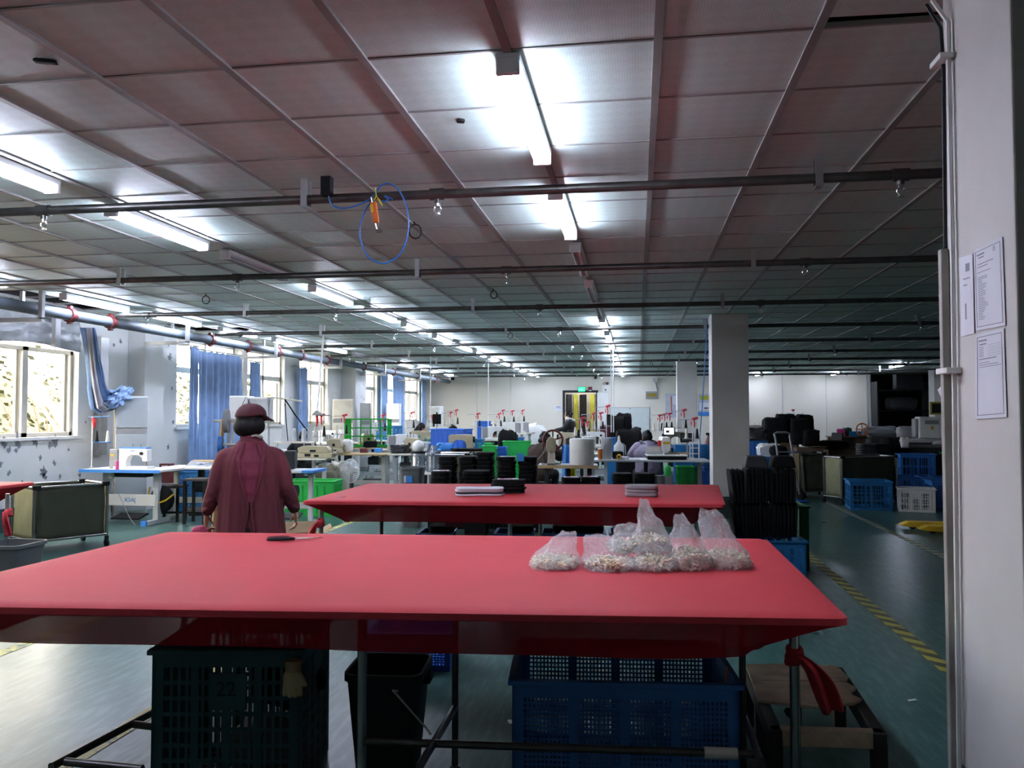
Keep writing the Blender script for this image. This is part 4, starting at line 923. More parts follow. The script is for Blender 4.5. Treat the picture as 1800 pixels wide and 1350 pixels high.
def thread_stand(label='x', loc=(0, 0, 0), rz=0, h=.62, ribbon=True, cones=('offwhite', 'black'), arm='zinc', pole='white'):
    t = thing('thread_stand', label, 'thread stand', loc, rz)
    MB().cyl((0, 0, 0), (0, 0, h), .009, n=8).cyl((0, 0, 0), (0, 0, .012), .03, n=10).build('pole', pole, t)
    MB().tube([(-.22, 0, h - .01), (.1, 0, h + .005)], .006, 6).tube([(-.22, -.0, h - .01), (-.22, .0, h - .035)], .005, 5).build('guide_arm', arm, t)
    MB().tube([(-.16, .0, h * .5), (.12, 0, h * .5)], .007, 6).cyl((-.1, 0, h * .5), (-.1, 0, h * .5 + .006), .045, n=10).cyl((.07, 0, h * .5), (.07, 0, h * .5 + .006), .045, n=10).build('spool_tray', arm, t)
    for x, c in zip((-.1, .07), cones):
        if c: MB().lathe([(.03, h * .5 + .006), (.028, h * .5 + .02), (.014, h * .5 + .15), (.008, h * .5 + .16)], (x, 0, 0), 12).build('thread_cone', c, t)
    if ribbon: MB().ell((.02, 0, h + .005), (.035, .022, .022), 8, 6).tube([(.02, -.01, h), (.035, -.015, h - .07), (.03, -.015, h - .13)], [.012, .013, .009], 6).tube([(.01, .01, h), (-.02, .015, h - .06), (-.015, .012, h - .1)], [.01, .012, .008], 6).ell((.06, 0, h + .02), (.03, .015, .018), 8, 6).build('ribbon', 'ribbon', t)
    return t
def worktable(label, c, w, d, h, top='white', leg='lightgrey', rz=0, edge=None, th=.03, group=None):
    t = thing('work_table', label, 'table', c, rz, group)
    MB().bb((-w / 2, -d / 2, h - th), (w / 2, d / 2, h)).build('tabletop', top, t, smooth=False, bev=.006)
    if edge: MB().bb((-w / 2 - .004, -d / 2 - .006, h - th - .004), (w / 2 + .004, -d / 2 + .001, h + .001)).build('edge_band', edge, t, smooth=False)
    for s_ in (-1, 1):
        x = s_ * (w / 2 - .12)
        MB().bb((x - .03, -.03, .05), (x + .03, .03, h - th)).bb((x - .025, -d / 2 + .05, 0), (x + .025, d / 2 - .05, .05)).bb((x - .025, -d / 2 + .08, h - th - .04), (x + .025, d / 2 - .08, h - th)).build('leg', leg, t, smooth=False, bev=.004)
    MB().bb((-w / 2 + .12, -.015, .22), (w / 2 - .12, .015, .3)).build('cross_beam', leg, t, smooth=False)
    MB().cyl((-.1, .05, h - .3), (.12, .05, h - .3), .085, n=14).bb((-.03, .0, h - .24), (.03, .1, h - th)).build('motor', 'darkgrey', t)
    MB().box((.0, -.05, .12), (.4, .22, .02), rx=.25).tube([(-.15, 0, .13), (-.08, .05, h - .35)], .006, 6).build('pedal', 'darkgrey', t)
    return t
# --- the blue-edged station by the air conditioner (its beam lettering reads reversed, as in the picture)
tb = thing('sewing_table', 'sewing table with blue edge and white beam beside the knotted curtain', 'table', T(232, 11.35, 0), R(-1))
MB().bb((-.6, -.3, .725), (.6, .3, .755)).build('tabletop', 'white', tb, smooth=False, bev=.005); MB().bb((-.605, -.31, .715), (.605, -.298, .757)).bb((-.61, -.3, .715), (-.598, .3, .757)).build('blue_edge', 'bluepaint', tb, smooth=False)
for x in (-.4, .37):
    MB().bb((x - .04, -.03, .05), (x + .04, .05, .725)).build('leg', 'lightgrey', tb, smooth=False, bev=.004); MB().bb((x - .035, -.27, 0), (x + .035, .3, .06)).build('foot', 'lightgrey', tb, smooth=False, bev=.006); MB().bb((x - .037, -.3, 0), (x + .037, -.262, .07)).build('foot_cap', 'bluepaint', tb, smooth=False)
MB().bb((-.4, -.035, .24), (.37, -.02, .4)).build('cross_beam', 'white', tb, smooth=False, bev=.01); text('lettering', 'JACK', 'bluepaint', tb, (-.02, -.037, .32), (R(90), 0, 0), .08, mirror=True)
MB().bb((-.3, -.12, .64), (.28, .14, .725)).build('oil_pan', 'darkgrey', tb, smooth=False, bev=.02); MB().bb((-.26, -.16, .62), (-.2, -.1, .72)).build('knee_lifter', 'offwhite', tb, smooth=False)
MB().box((.0, -.05, .1), (.42, .24, .02), rx=.2).build('pedal', 'black', tb, smooth=False); MB().tube([(-.22, -.14, .62), (-.05, -.18, .35), (.1, -.2, .1), (.22, -.25, .01)], .004, 5).build('cable', 'grey', tb)
p = T(232, 11.35, .757); sm1 = sewing_machine('white', label='white sewing machine with blue top band on the blue-edged table', loc=(p.x + .03, p.y, p.z), rz=R(-1), blue=True)
text('maker_mark', 'JACK', 'bluepaint', sm1, (.02, -.056, .245), (R(90), 0, 0), .03); MB().bb((-.31, -.077, .17), (-.26, -.0745, .2)).build('warning_sticker', 'yellow', sm1, smooth=False)
o = MB().lathe([(.026, 0), (.024, .01), (.02, .11), (.015, .12)], n=14).build('thread_cone', 'pink'); o.location = T(206, 11.12, .757); tag(o, 'pink cone of thread standing on the blue-edged sewing table', 'thread cone')
ts = thread_stand('blue and white thread stand with red tag at the end of the blue-edged table', T(161, 11.5, .757), R(0), .72, False, ('black', 'offwhite'), 'bluepaint')
for c in ts.children:
    if c.name.startswith(('guide', 'spool', 'thread_cone')): c.location.x += .17
MB().tube([(.02, -.02, .7), (.05, -.03, .64), (.04, -.02, .56)], [.02, .028, .012], 8).build('red_tag', 'ribbon', ts)
# air conditioners
def aircon(label, loc, rz, w=.42, d=.35, h=1.72, side='white', front='ac_front'):
    t = thing('air_conditioner', label, 'air conditioner', loc, rz)
    MB().bb((-w / 2, -d / 2 + .03, 0), (w / 2, d / 2, h)).build('casing', side, t, smooth=False, bev=.01)
    MB().bb((-w / 2 + .012, -d / 2, .08), (w / 2 - .012, -d / 2 + .03, h * .68)).build('front_panel', front, t, smooth=False, bev=.006)
    MB().bb((-w / 2 + .012, -d / 2 + .008, h * .68), (w / 2 - .012, -d / 2 + .03, h * .73)).bb((-.05, -d / 2 + .004, h * .69), (.05, -d / 2 + .01, h * .72)).build('control_strip', 'grey', t, smooth=False)
    MB().bb((-w / 2 + .012, -d / 2, h * .735), (w / 2 - .012, -d / 2 + .03, h - .02)).build('air_outlet', front, t, smooth=False, bev=.006)
    MB().bb((-w / 2 - .004, -d / 2 + .03, 0), (-w / 2 + .002, -d / 2 + .1, h)).build('side_strip', 'woodtop', t, smooth=False)
    return t
p = T(222, 12.25, 0); aircon('tall floor-standing air conditioner below the knotted curtain', (p.x + .05, p.y, 0), R(38), .45, .36, 1.78)
aircon('tall floor-standing air conditioner with cream side beside the hanging hose', T(602, 21.2, 0), R(20), .52, .45, 1.9, 'white', 'offwhite')
p = T(642, 22.3, 0); o = aircon('narrow grey cabinet with notices in front of the fifth window', p, R(10), .26, .25, 1.82, 'grey', 'lightgrey')
aircon('white cabinet air conditioner standing before the sixth window', T(692, 25.4, 0), R(8), .4, .4, 1.85, 'white', 'white')
aircon('white cabinet air conditioner in the far corner', T(766, 28.8, 0), R(-6), .42, .4, 1.8, 'white', 'offwhite')
# stools, red box and bag between the tables
def stool(label, loc, rz, h=.46, w=.33):
    s = thing('stool', label, 'stool', loc, rz); MB().bb((-w / 2, -w / 2, h - .03), (w / 2, w / 2, h)).build('seat', 'darkwood', s, smooth=False, bev=.005)
    for a in (-1, 1):
        for b in (-1, 1): MB().box((a * (w / 2 - .03), b * (w / 2 - .03), (h - .03) / 2), (.035, .035, h - .03)).build('leg', 'black', s, smooth=False)
    MB().bb((-w / 2 + .03, -.012, .1), (w / 2 - .03, .012, .13)).build('stretcher', 'black', s, smooth=False)
    return s
p = T(300, 11.6, 0); stool('black stool with padded seat beside the blue-edged sewing table', p, R(10), .5, .36)
bg = thing('shoulder_bag', 'black shoulder bag with yellow strap hung on the black stool', 'bag', (p.x + .02, p.y - .25, .16), R(10)); MB().ell((0, 0, .17), (.17, .06, .19), 14, 10).build('bag_body', 'black', bg); MB().tube([(-.16, -.02, .34), (-.17, -.05, .2), (-.1, -.075, .09), (.08, -.075, .16), (.17, -.03, .24)], .012, 6).build('strap', 'yellow', bg)
stool('dark stool with pale seat top under the white table', T(349, 11.35, 0), R(5), .62, .34)
o = MB().bb((-.09, -.06, 0), (.09, .06, .3)).build('box', 'redpaint', smooth=False, bev=.004); q = T(292, 12.6, .005); o.location = (q.x, q.y, .45); 
o2 = MB().bb((-.14, -.12, 0), (.14, .12, .45)).build('cabinet_box', 'grey', smooth=False, bev=.004); o2.location = (q.x, q.y, 0); tag(o2, 'grey box on the floor by the window pillar carrying the red box', 'box'); tag(o, 'red box with white label beside the window pillar', 'box')
MB().bb((-.05, -.062, .2), (.05, -.06, .27)).build('box_label', 'paper', o, smooth=False)
crate('blue_crate', 'dark blue crate behind the dark stool under the window', 'crate', T(342, 12.9, 0), .55, .4, .62, 'blue_teal', 'slat', 0, 12, 6)
# white table, folded pieces and stand with tape rolls
tw = worktable('white-topped table with cream legs joining the blue-edged table', T(350, 11.9, 0), .95, .55, .75, 'white', 'offwhite', R(2))
o = MB(); o.grid(lambda u, v: ((u - .5) * .36, (v - .5) * .26, .05 + .05 * noise.noise((u * 4, v * 4, 2)) + .03 * noise.noise((u * 12, v * 10, 1)) - .05 * (abs(u - .5) * 2) ** 4), 24, 20); o = o.build('plastic_wrap', 'polybag', solid=.002); o.location = T(352, 12.0, .752); tag(o, 'crumpled clear plastic wrap on the white table under the curtain', 'plastic wrap')
o = MB().cyl((-.16, 0, .02), (.16, 0, .02), .018).build('wood_roller', 'woodtop'); o.location = T(358, 12.05, .80); tag(o, 'short wooden roller lying on the plastic wrap', 'roller')
rs = thing('tape_roll_stand', 'wooden stand with grey and blue tape rolls beside the person in maroon', 'stand', T(372, 7.9, 0), R(12))
MB().tube([(-.02, 0, 0), (.09, 0, 1.46)], .022, 4).build('post', 'wood', rs); MB().tube([(.33, .1, 0), (.4, .1, 1.46)], .022, 4).build('post', 'wood', rs); MB().bb((-.1, -.2, 0), (.5, .25, .03)).build('base_board', 'wood', rs, smooth=False)
MB().cyl((0, -.0, 1.44), (.44, .05, 1.44), .013).build('rod', 'offwhite', rs); MB().cyl((.02, 0, 1.21), (.42, .05, 1.21), .013).build('rod', 'offwhite', rs)
MB().cyl((.1, .01, 1.44), (.14, .015, 1.44), .115, n=24).build('tape_roll', 'grey', rs); MB().cyl((.05, .0, 1.21), (.09, .005, 1.21), .085, n=24).build('tape_roll', 'blue_crate', rs)
MB().grid(lambda u, v: (.1 + .04 * u + .05 * v, -.02 + .1 * (1 - v), 1.42 - .5 * v), 3, 8).build('tape_strip', 'lightgrey', rs, solid=.002)
MB().grid(lambda u, v: (.07 + .03 * u + .06 * v, -.03 + .05 * (1 - v), 1.19 - .35 * v), 3, 8).build('tape_strip', 'bluepaint', rs, solid=.002)
# white boxes on a stand by the window behind the maroon cap
ws = thing('storage_box', 'stacked white plastic boxes on a stand behind the maroon cap', 'box', T(438, 13.9, 0), R(10))
MB().bb((-.3, -.2, 1.42), (.02, .2, 1.82)).build('box_body', 'white', ws, smooth=False, bev=.02); MB().bb((.03, -.2, 1.4), (.34, .2, 1.78)).build('box_body', 'lightgrey', ws, smooth=False, bev=.02); MB().bb((.02, -.22, 1.76), (.35, .22, 1.8)).build('box_lid', 'white', ws, smooth=False, bev=.008); MB().bb((-.32, -.22, 1.36), (.36, .22, 1.4)).build('shelf', 'zinc', ws, smooth=False)
for x in (-.28, .32): MB().bb((x - .015, -.015, 0), (x + .015, .015, 1.38)).build('leg', 'zinc', ws, smooth=False)
MB().tube([(.34, -.1, 1.3), (.36, -.1, 1.72), (.38, -.1, 1.8), (.9, -.1, 1.73)], .018, 6).build('arm', 'offwhite', ws); MB().tube([(-.05, -.22, 1.42), (-.06, -.24, 1.68), (0, -.24, 1.8), (.06, -.24, 1.7), (.03, -.22, 1.55)], .006, 5).build('wire', 'black', ws)
tag(MB().tube([P(501, 702, 13.6), P(518, 728, 13.9), P(540, 757, 14.4)], .012, 6).tube([P(501, 702, 13.6), P(503, 740, 13.7), P(506, 775, 13.8)], .008, 5).build('power_cable', 'black'), 'black cables slung from the white arm down to the machines', 'cable')
o = MB().lathe([(.12, 0), (.13, .1), (.135, .22), (.14, .23), (.13, .24)], n=20).build('bucket', 'white'); o.location = T(413, 12.2, .755); tag(o, 'white plastic bucket on the table behind the shoulder of the maroon coat', 'bucket')
# station right of the person
ts2 = worktable('white table with blue end beside the person in maroon', T(505, 11.2, 0), .9, .55, .75, 'lightgrey', 'lightgrey', R(2)); MB().bb((.3, -.279, .72), (.456, .279, .757)).build('blue_end', 'bluepaint', ts2, smooth=False, bev=.004)
mbx = thing('sewing_machine', 'white and dark grey sewing machine end with yellow sticker beside the maroon coat', 'sewing machine', T(502, 11.15, .758), R(12))
MB().bb((-.16, -.1, 0), (.0, .1, .27)).build('arm', 'white', mbx, smooth=False, bev=.012); MB().bb((.0, -.1, .005), (.14, .1, .255)).build('motor_box', 'darkgrey', mbx, smooth=False, bev=.02); MB().bb((-.5, -.06, .16), (-.16, .06, .27)).bb((-.5, -.06, 0), (-.42, .06, .2)).build('head', 'white', mbx, smooth=False, bev=.01)
MB().bb((-.13, -.103, .08), (-.06, -.1, .15)).build('sticker', 'yellow', mbx, smooth=False); text('maker_mark', 'AOFTA', 'blue_crate', mbx, (-.08, -.102, .2), (R(90), 0, 0), .035)
crate('green_crate', 'low green crate full of scraps under the blue-ended table', 'crate', T(552, 12.35, 0), .74, .46, .52, 'green_bright', 'solid', R(4), 6, 2)
lump_n = [0]
def lump(name, label, cat, c, dims, m, rz=0, seed=0, rough=.12, f=3.0, group=None, sq=.45):
    mb = MB()
    def fn(u, v):
        a = u * 2 * math.pi; b = (v - .5) * math.pi; cb = abs(math.cos(b)) ** sq; sb = math.copysign(abs(math.sin(b)) ** sq, math.sin(b))
        x = math.copysign(abs(math.cos(a)) ** sq, math.cos(a)) * cb; y = math.copysign(abs(math.sin(a)) ** sq, math.sin(a)) * cb
        k = 1 + rough * noise.noise((x * f + seed, y * f, sb * f)) + rough * .5 * noise.noise((x * f * 2.3, y * f * 2.3 + seed, sb * f * 2.3))
        return (x * dims[0] / 2 * k, y * dims[1] / 2 * k, max(0, dims[2] / 2 + sb * dims[2] / 2 * k))
    mb.grid(fn, 28, 16, wrap=True); o = mb.build(name, m); o.location = c; o.rotation_euler = (0, 0, rz); return tag(o, label, cat, group)
q = T(552, 12.35, .02); lump('scrap_heap', 'pale scraps heaped inside the low green crate', 'scraps', q, (.55, .34, .46), 'offwhite', seed=3)
# cardboard box
cb = thing('cardboard_box', 'open cardboard box on the floor behind the scissors', 'box', T(517, 8.0, 0), R(24))
for k, (a, b, ln) in enumerate([((0, -.16), 0, .42), ((0, .16), 0, .42), ((-.21, 0), 90, .32), ((.21, 0), 90, .32)]): MB().box((a[0], a[1], .16), (ln, .006, .32), rz=R(b)).build('side', 'cardboard', cb, smooth=False)
MB().bb((-.21, -.16, 0), (.21, .16, .006)).build('bottom', 'cardboard', cb, smooth=False); MB().box((.28, 0, .36), (.17, .32, .005), ry=-.55).build('flap', 'cardboard', cb, smooth=False); MB().box((0, .22, .37), (.42, .15, .005), rx=.7).build('flap', 'cardboard', cb, smooth=False); MB().box((-.28, 0, .29), (.16, .32, .005), ry=-.5).build('flap', 'cardboard', cb, smooth=False)
MB().bb((-.16, -.165, .1), (-.02, -.1635, .105)).bb((-.16, -.165, .075), (.04, -.1635, .08)).bb((.05, -.165, .07), (.12, -.1635, .12)).build('print_mark', 'darkwood', cb, smooth=False)
# overlock bench in front of the windows
ob = worktable('long wooden-topped bench with cream overlock machines', T(612, 15.0, 0), 1.55, .6, .8, 'woodtop', 'offwhite', R(3))
def overlock(label, loc, rz):
    t = thing('overlock_machine', label, 'sewing machine', loc, rz)
    MB().bb((-.17, -.1, 0), (.17, .1, .1)).build('base', 'cream', t, smooth=False, bev=.01); MB().prism([(-.12, .1), (-.13, .22), (-.08, .27), (.12, .26), (.14, .18), (.14, .1)], -.08, .08, 'y').build('head', 'cream', t, smooth=False, bev=.012)
    MB().bb((-.06, -.104, .03), (-.01, -.1, .09)).bb((.02, -.104, .02), (.06, -.1, .07)).bb((-.02, -.085, .13), (.03, -.08, .18)).build('looper_opening', 'black', t, smooth=False); MB().cyl((.17, 0, .1), (.2, 0, .1), .05, n=14).build('hand_wheel', 'creamdark', t)
    for k in range(3): MB().cyl((-.08 + .07 * k, -.03, .27), (-.08 + .07 * k, -.03, .34), .006, n=8).build('tension_post', 'chrome', t)
    return t
ovk = overlock('cream overlock machine on the wooden bench under the white bag', T(588, 14.8, .802), R(5))
dup(ovk, T(645, 17.4, .832), R(40), 'cream machine on the far bench half behind the green crate'); dup(ovk, T(724, 14.35, .832), R(-20), 'cream machine at the bench end beside the water jars'); dup(ovk, T(456, 13.2, .76), R(-10), 'cream machine behind the shoulder of the maroon coat')
o = dup(ovk, T(552, 13.4, .80), R(0), 'long cream flatlock machine with three white cones above it'); o.scale = (2.0, 1.0, .72)
worktable('table with the long cream machine behind the blue-ended table', T(530, 13.5, 0), 1.0, .55, .795, 'offwhite', 'lightgrey', R(3))
for k, x in enumerate((499, 517, 534)):
    o = MB().lathe([(.045, 0), (.042, .02), (.034, .2), (.02, .215)], n=14).build('thread_cone', 'lightgrey'); o.location = T(x, 13.55, 1.06); tag(o, 'big pale thread cone in a row of three above the long cream machine', 'thread cone', 'three pale cones over the long machine')
tag(MB().bb((-.36, -.05, 1.03), (.36, .05, 1.058)).bb((-.34, -.02, .795), (-.3, .02, 1.03)).bb((.3, -.02, .795), (.34, .02, 1.03)).build('spool_rack', 'zinc', smooth=False), 'grey rack carrying the three pale cones above the long cream machine', 'rack').location = (*T(517, 13.55, 0).xy, 0)
lump('white_bag', 'white plastic bag with round print on the overlock bench', 'bag', T(611, 14.95, .802), (.2, .16, .26), 'white', seed=5, sq=.8)
# green crate on its side
gc = crate('green_crate', 'green slatted crate tipped on its side on the bench before the window', 'crate', T(645, 16.9, .835), .88, .55, .5, 'greenplastic', 'solid', R(8), 4, 2, latt=True)
gc.rotation_euler = (R(90), 0, R(8)); q = T(645, 17.0, .835); gc.location = (q.x, q.y + .25, q.z + .3)
worktable('bench carrying the tipped green crate', T(655, 17.2, 0), 1.2, 1.1, .83, 'woodtop', 'lightgrey', R(6)); 
lump('black_sleeve', 'folded black sleeve lying in front of the tipped green crate', 'cloth', T(651, 16.74, .832), (.28, .12, .13), 'blackcloth', R(20), 7)
crate('blue_crate', 'small blue crate tilted above the bench behind the green crate', 'crate', T(684, 19.5, .9), .5, .36, .34, 'blue_teal', 'slat', R(-15), 8, 4)
worktable('table under the tilted small blue crate', T(672, 19.5, 0), .8, .5, .9, 'offwhite', 'lightgrey', R(4))
# fan under the overlock bench
fn_ = thing('fan', 'white desk fan wrapped in a plastic bag under the overlock bench', 'fan', T(618, 13.6, .02), R(-25))
MB().cyl((0, 0, 0), (0, 0, .05), .14, n=18).cyl((0, 0, .05), (0, 0, .5), .03).build('fan_base', 'darkgrey', fn_); MB().cyl((0, .02, .55), (0, .12, .55), .07).build('motor', 'white', fn_)
mb = MB()
for k in range(28):
    a = k / 28 * 2 * math.pi; mb.tube([(.03 * math.cos(a), -.1, .55 + .03 * math.sin(a)), (.13 * math.cos(a), -.095, .55 + .13 * math.sin(a)), (.195 * math.cos(a), -.03, .55 + .195 * math.sin(a)), (.15 * math.cos(a), .05, .55 + .15 * math.sin(a)), (.06 * math.cos(a), .07, .55 + .06 * math.sin(a))], .0025, 4)
mb.tube([(.197 * math.cos(k * .2618), -.03, .55 + .197 * math.sin(k * .2618)) for k in range(24)], .006, 6, closed=True).build('guard', 'white', fn_)
MB().ell((0, -.03, .55), (.185, .06, .185), 18, 10).build('cover_film', 'polybag', fn_)
for k in range(3): MB().box((.07 * math.cos(k * 2.09), -.02, .55 + .07 * math.sin(k * 2.09)), (.13, .01, .07), ry=-k * 2.09).build('blade', 'lightgrey', fn_, smooth=False, bev=.02)
lump('machine_cover', 'crumpled pale cloth bundle under the overlock bench beside the fan', 'cloth', T(597, 14.3, .0), (.4, .3, .66), 'offwhite', seed=9, rough=.35)
lump('motor_bundle', 'olive dusty motor bundle hanging under the overlock bench', 'motor', T(578, 14.2, .0), (.42, .3, .62), 'creamdark', seed=12, rough=.3)
# dark bin, jars, olive cart behind
b = bin_('storage_bin', 'dark grey tapered bin with a blue and white label before the olive cart', T(724, 11.0, 0), .155, .8, 'bin_grey', R(6)); MB().bb((-.08, -.168, .6), (.03, -.16, .69)).build('bin_label', 'bluepaint', b, smooth=False); MB().bb((-.08, -.17, .6), (-.055, -.167, .69)).build('white_label', 'paper', b, smooth=False)
def jar(label, loc, r=.12, h=.34, bag=False):
    t = thing('water_jar', label, 'jar', loc, R(8)); pr = [(r * .9, 0), (r, .02)]
    for k in range(4): pr += [(r, .06 + k * .06), (r * .94, .075 + k * .06)]
    MB().lathe(pr + [(r * .9, h * .86), (r * .4, h * .96), (r * .3, h)], n=20).build('jar_body', 'jarplastic', t)
    if bag: MB().ell((0, 0, h + .03), (r * .85, r * .85, .1), 14, 9).build('bag_cap', 'white', t); MB().cyl((0, 0, h - .07), (0, 0, h - .04), r * 1.02, n=18).build('black_band', 'black', t)
    else: MB().cyl((0, 0, h - .01), (0, 0, h + .03), r * .35).build('cap', 'lightgrey', t)
    return t
wj = worktable('low table carrying the two big water jars', T(745, 12.6, 0), .7, .5, .62, 'offwhite', 'lightgrey', R(3)); jar('big water jar with white bag tied over its mouth', T(735, 12.5, .622), .115, .36, True); jar('big clear water jar beside the bagged jar', T(762, 12.6, .622), .12, .37)
def cart(label, loc, rz, w, d, h, light_left=True, bh=.1, tilt=0):
    t = thing('canvas_cart', label, 'cart', loc, rz); r = .0165
    for sx in (-1, 1):
        for sy in (-1, 1):
            x, y = sx * w / 2, sy * d / 2; MB().cyl((x, y, bh), (x, y, h), r).build('corner_post', 'steel', t); MB().cyl((x, y, h - .03), (x, y, h + .012), r + .008).box((x - sx * .03, y, h - .012), (.06, .046, .046)).build('joint', 'rubber', t)
            MB().cyl((x - .014, y, .042), (x + .014, y, .042), .042, n=16).bb((x - .02, y - .012, .05), (x + .02, y + .012, bh)).build('caster', 'rubber', t)
    for z in (bh + .02, h - .012):
        for sy in (-1, 1): MB().cyl((-w / 2, sy * d / 2, z), (w / 2, sy * d / 2, z), r * .9).build('rail', 'steel', t)
        for sx in (-1, 1): MB().cyl((sx * w / 2, -d / 2, z), (sx * w / 2, d / 2, z), r * .9).build('rail', 'steel', t)
    def pan(a, b): return MB().grid(lambda u, v: (lerp(a[0], b[0], u) + .012 * noise.noise((u * 3, v * 3, a[0])), lerp(a[1], b[1], u) + .018 * noise.noise((u * 4, v * 4, b[1] * 3)), lerp(bh + .02, h - .02, v)), 14, 10)
    e = .03; A, B, C_, D_ = (-w / 2 + e, -d / 2 + .008), (w / 2 - e, -d / 2 + .008), (w / 2 - .008, 0), (-w / 2 + .008, 0)
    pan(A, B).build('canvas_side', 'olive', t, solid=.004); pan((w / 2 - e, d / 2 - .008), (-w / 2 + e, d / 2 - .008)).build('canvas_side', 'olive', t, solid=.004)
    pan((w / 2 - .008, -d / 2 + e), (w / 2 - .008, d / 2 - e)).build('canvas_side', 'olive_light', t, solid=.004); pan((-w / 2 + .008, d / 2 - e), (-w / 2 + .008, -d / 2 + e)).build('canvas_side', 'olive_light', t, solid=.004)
    MB().bb((-w / 2 + .01, -d / 2 + .01, bh + .02), (w / 2 - .01, d / 2 - .01, bh + .03)).build('canvas_floor', 'olive', t, smooth=False)
    return t
pa, pb = T(58, 8.75, 0), T(187, 9.35, 0); v = pb - pa; rz = math.atan2(v.y, v.x); nrm = Vector((-math.sin(rz), math.cos(rz), 0)); cart('olive canvas cart beside the small red table corner, near the big window', (pa + pb) / 2 + nrm * .3, rz, v.length, .6, .725, bh=.12)
cart('olive canvas cart deep among the benches behind the black stacks', T(795, 13.6, 0), R(4), .62, .6, .86)
pa, pb = T(1480, 13.6, 0), T(1577, 14.0, 0); v = pb - pa; rz = math.atan2(v.y, v.x); nrm = Vector((-math.sin(rz), math.cos(rz), 0)); cart('olive canvas cart in the dark aisle beside the tall blue crate', (pa + pb) / 2 + nrm * .21, rz, v.length, .42, .8)
cart('tilted olive canvas cart behind the hand truck in the dark aisle', T(1428, 15.0, .0), R(8), .42, .46, .8).rotation_euler = (0, R(-3.5), R(8))
# ================================================================ MIDDLE OF THE HALL
random.seed(21)
STK = {}
def vert_stack(x, d, z0, n, l, w, th, rz, label, group, m='blackcloth'):
    key = (l, w, th, m); c = T(x, d, z0)
    for k in range(n):
        loc = (c.x + random.uniform(-.008, .008), c.y + random.uniform(-.008, .008), z0 + k * th); a = rz + random.uniform(-.03, .03)
        if key in STK: dup(STK[key], loc, a, label, group)
        else:
            o = MB().prism(pad_shape(l, w, 0, 20), .0008, th - .0008, 'z').build('black_pad', m, smooth=False, bev=th * .25); o.location = loc; o.rotation_euler = (0, 0, a); STK[key] = tag(o, label, 'pad', group)
def low_crate(label, x, d, w, dd, h, m='black', rz=0): return crate('storage_crate', label, 'crate', T(x, d, 0), w, dd, h, m, 'solid', rz, 6, 2)
for k, (x, d, n, y) in enumerate([(787, 10.9, 9, 0), (824, 10.9, 9, 0), (853, 10.9, 10, 0), (775, 10.2, 6, 1), (838, 10.3, 6, 1), (890, 10.6, 9, 2), (928, 10.6, 9, 2)]):
    nm = ['back row beyond the second red table', 'front row at the second red table', 'pair behind the red-carded black pads'][y]
    side = {0: 'first', 1: 'second', 2: 'third', 3: 'first', 4: 'second', 5: 'first', 6: 'second'}[k]
    low_crate('black crate under the %s stack of the %s' % (side, nm), x, d, .27, .36, .48, 'black', R(5)); vert_stack(x, d, .485, n, .24 if k != 4 else .34, .34, .053 if y else .052, R(5), 'black folded pad in the %s stack of the %s' % (side, nm), '%s stack of the %s' % (side, nm))
for x, d, z, l in [(775, 10.2, .806, 'pink and teal'), (893, 10.5, .965, 'pale')]:
    o = MB().box((0, 0, .001), (.2, .14, .002)).build('packing_card', 'paper', smooth=False, bev=0); o.location = T(x, d, z); o.rotation_euler = (0, 0, R(15)); tag(o, l + ' printed card lying on a black stack behind the red table', 'card'); MB().box((.03, 0, .0025), (.09, .1, .001)).build('card_print', 'magenta' if 'pink' in l else 'lightgrey', o, smooth=False)
o = MB().box((0, 0, .05), (.09, .004, .1)).build('tag', 'bluepaint', smooth=False); o.location = T(915, 10.42, .91); tag(o, 'small light blue tag hanging on a black stack', 'tag')
for x, d, n, l in [(1004, 11.3, 11, 'with a card, below the red-wheeled machine'), (1038, 11.4, 11, 'with a card, below the white roll'), (1094, 11.3, 12, 'below the yellow tape roll'), (1133, 11.3, 12, 'below the lilac jacket')]:
    vert_stack(x, d, .002, n, .27, .3, .058, R(3), 'black pad in the floor stack %s' % l, 'floor stack ' + l)
    if 'card' in l:
        o = MB().box((0, 0, .001), (.2, .16, .002)).box((.04, .0, .0025), (.08, .13, .001)).build('packing_card', 'paper', smooth=False); o.location = T(x, d, .642); o.rotation_euler = (0, 0, R(8)); tag(o, 'red and white card on the black stack ' + l.split(', ')[1], 'card'); MB().box((-.04, 0, .0035), (.07, .12, .001)).build('red_print', 'magenta', o, smooth=False)
o = MB().lathe([(.07, 0), (.075, .02), (.075, .63), (.07, .66), (.02, .66)], n=20).build('felt_roll', 'grey'); o.location = T(1159, 11.3, 0); tag(o, 'upright grey felt roll beside the black stack below the lilac jacket', 'roll')
# blue and green boxes in the middle
def box_stack(name, lab, cat, x, d, w, dd, h, n, m, rz=0, nx=6, nz=3, style='solid'):
    for k in range(n): crate(name, lab + (['', ', second of its stack', ', third of its stack'][k] if n > 1 and k else (', bottom of its stack' if n > 1 else '')), cat, T(x, d, k * (h + .003)), w, dd, h, m, style, rz, nx, nz)
box_stack('blue_bin', 'bright blue plastic box in front of the curly-haired worker', 'box', 794, 15.6, .66, .5, .41, 3, 'blue_bright', R(-8))
box_stack('blue_bin', 'dull blue slatted box beside the bright blue boxes', 'box', 837, 15.0, .26, .4, .53, 2, 'blue_teal', R(5), 6, 4, 'slat')
box_stack('green_bin', 'tall green bin beside the dull blue boxes', 'bin', 861, 14.4, .24, .3, .96, 1, 'green_bright', R(5)); box_stack('blue_bin', 'small blue bin between two green bins', 'bin', 881, 15.4, .2, .3, .9, 1, 'blue_bright', R(5))
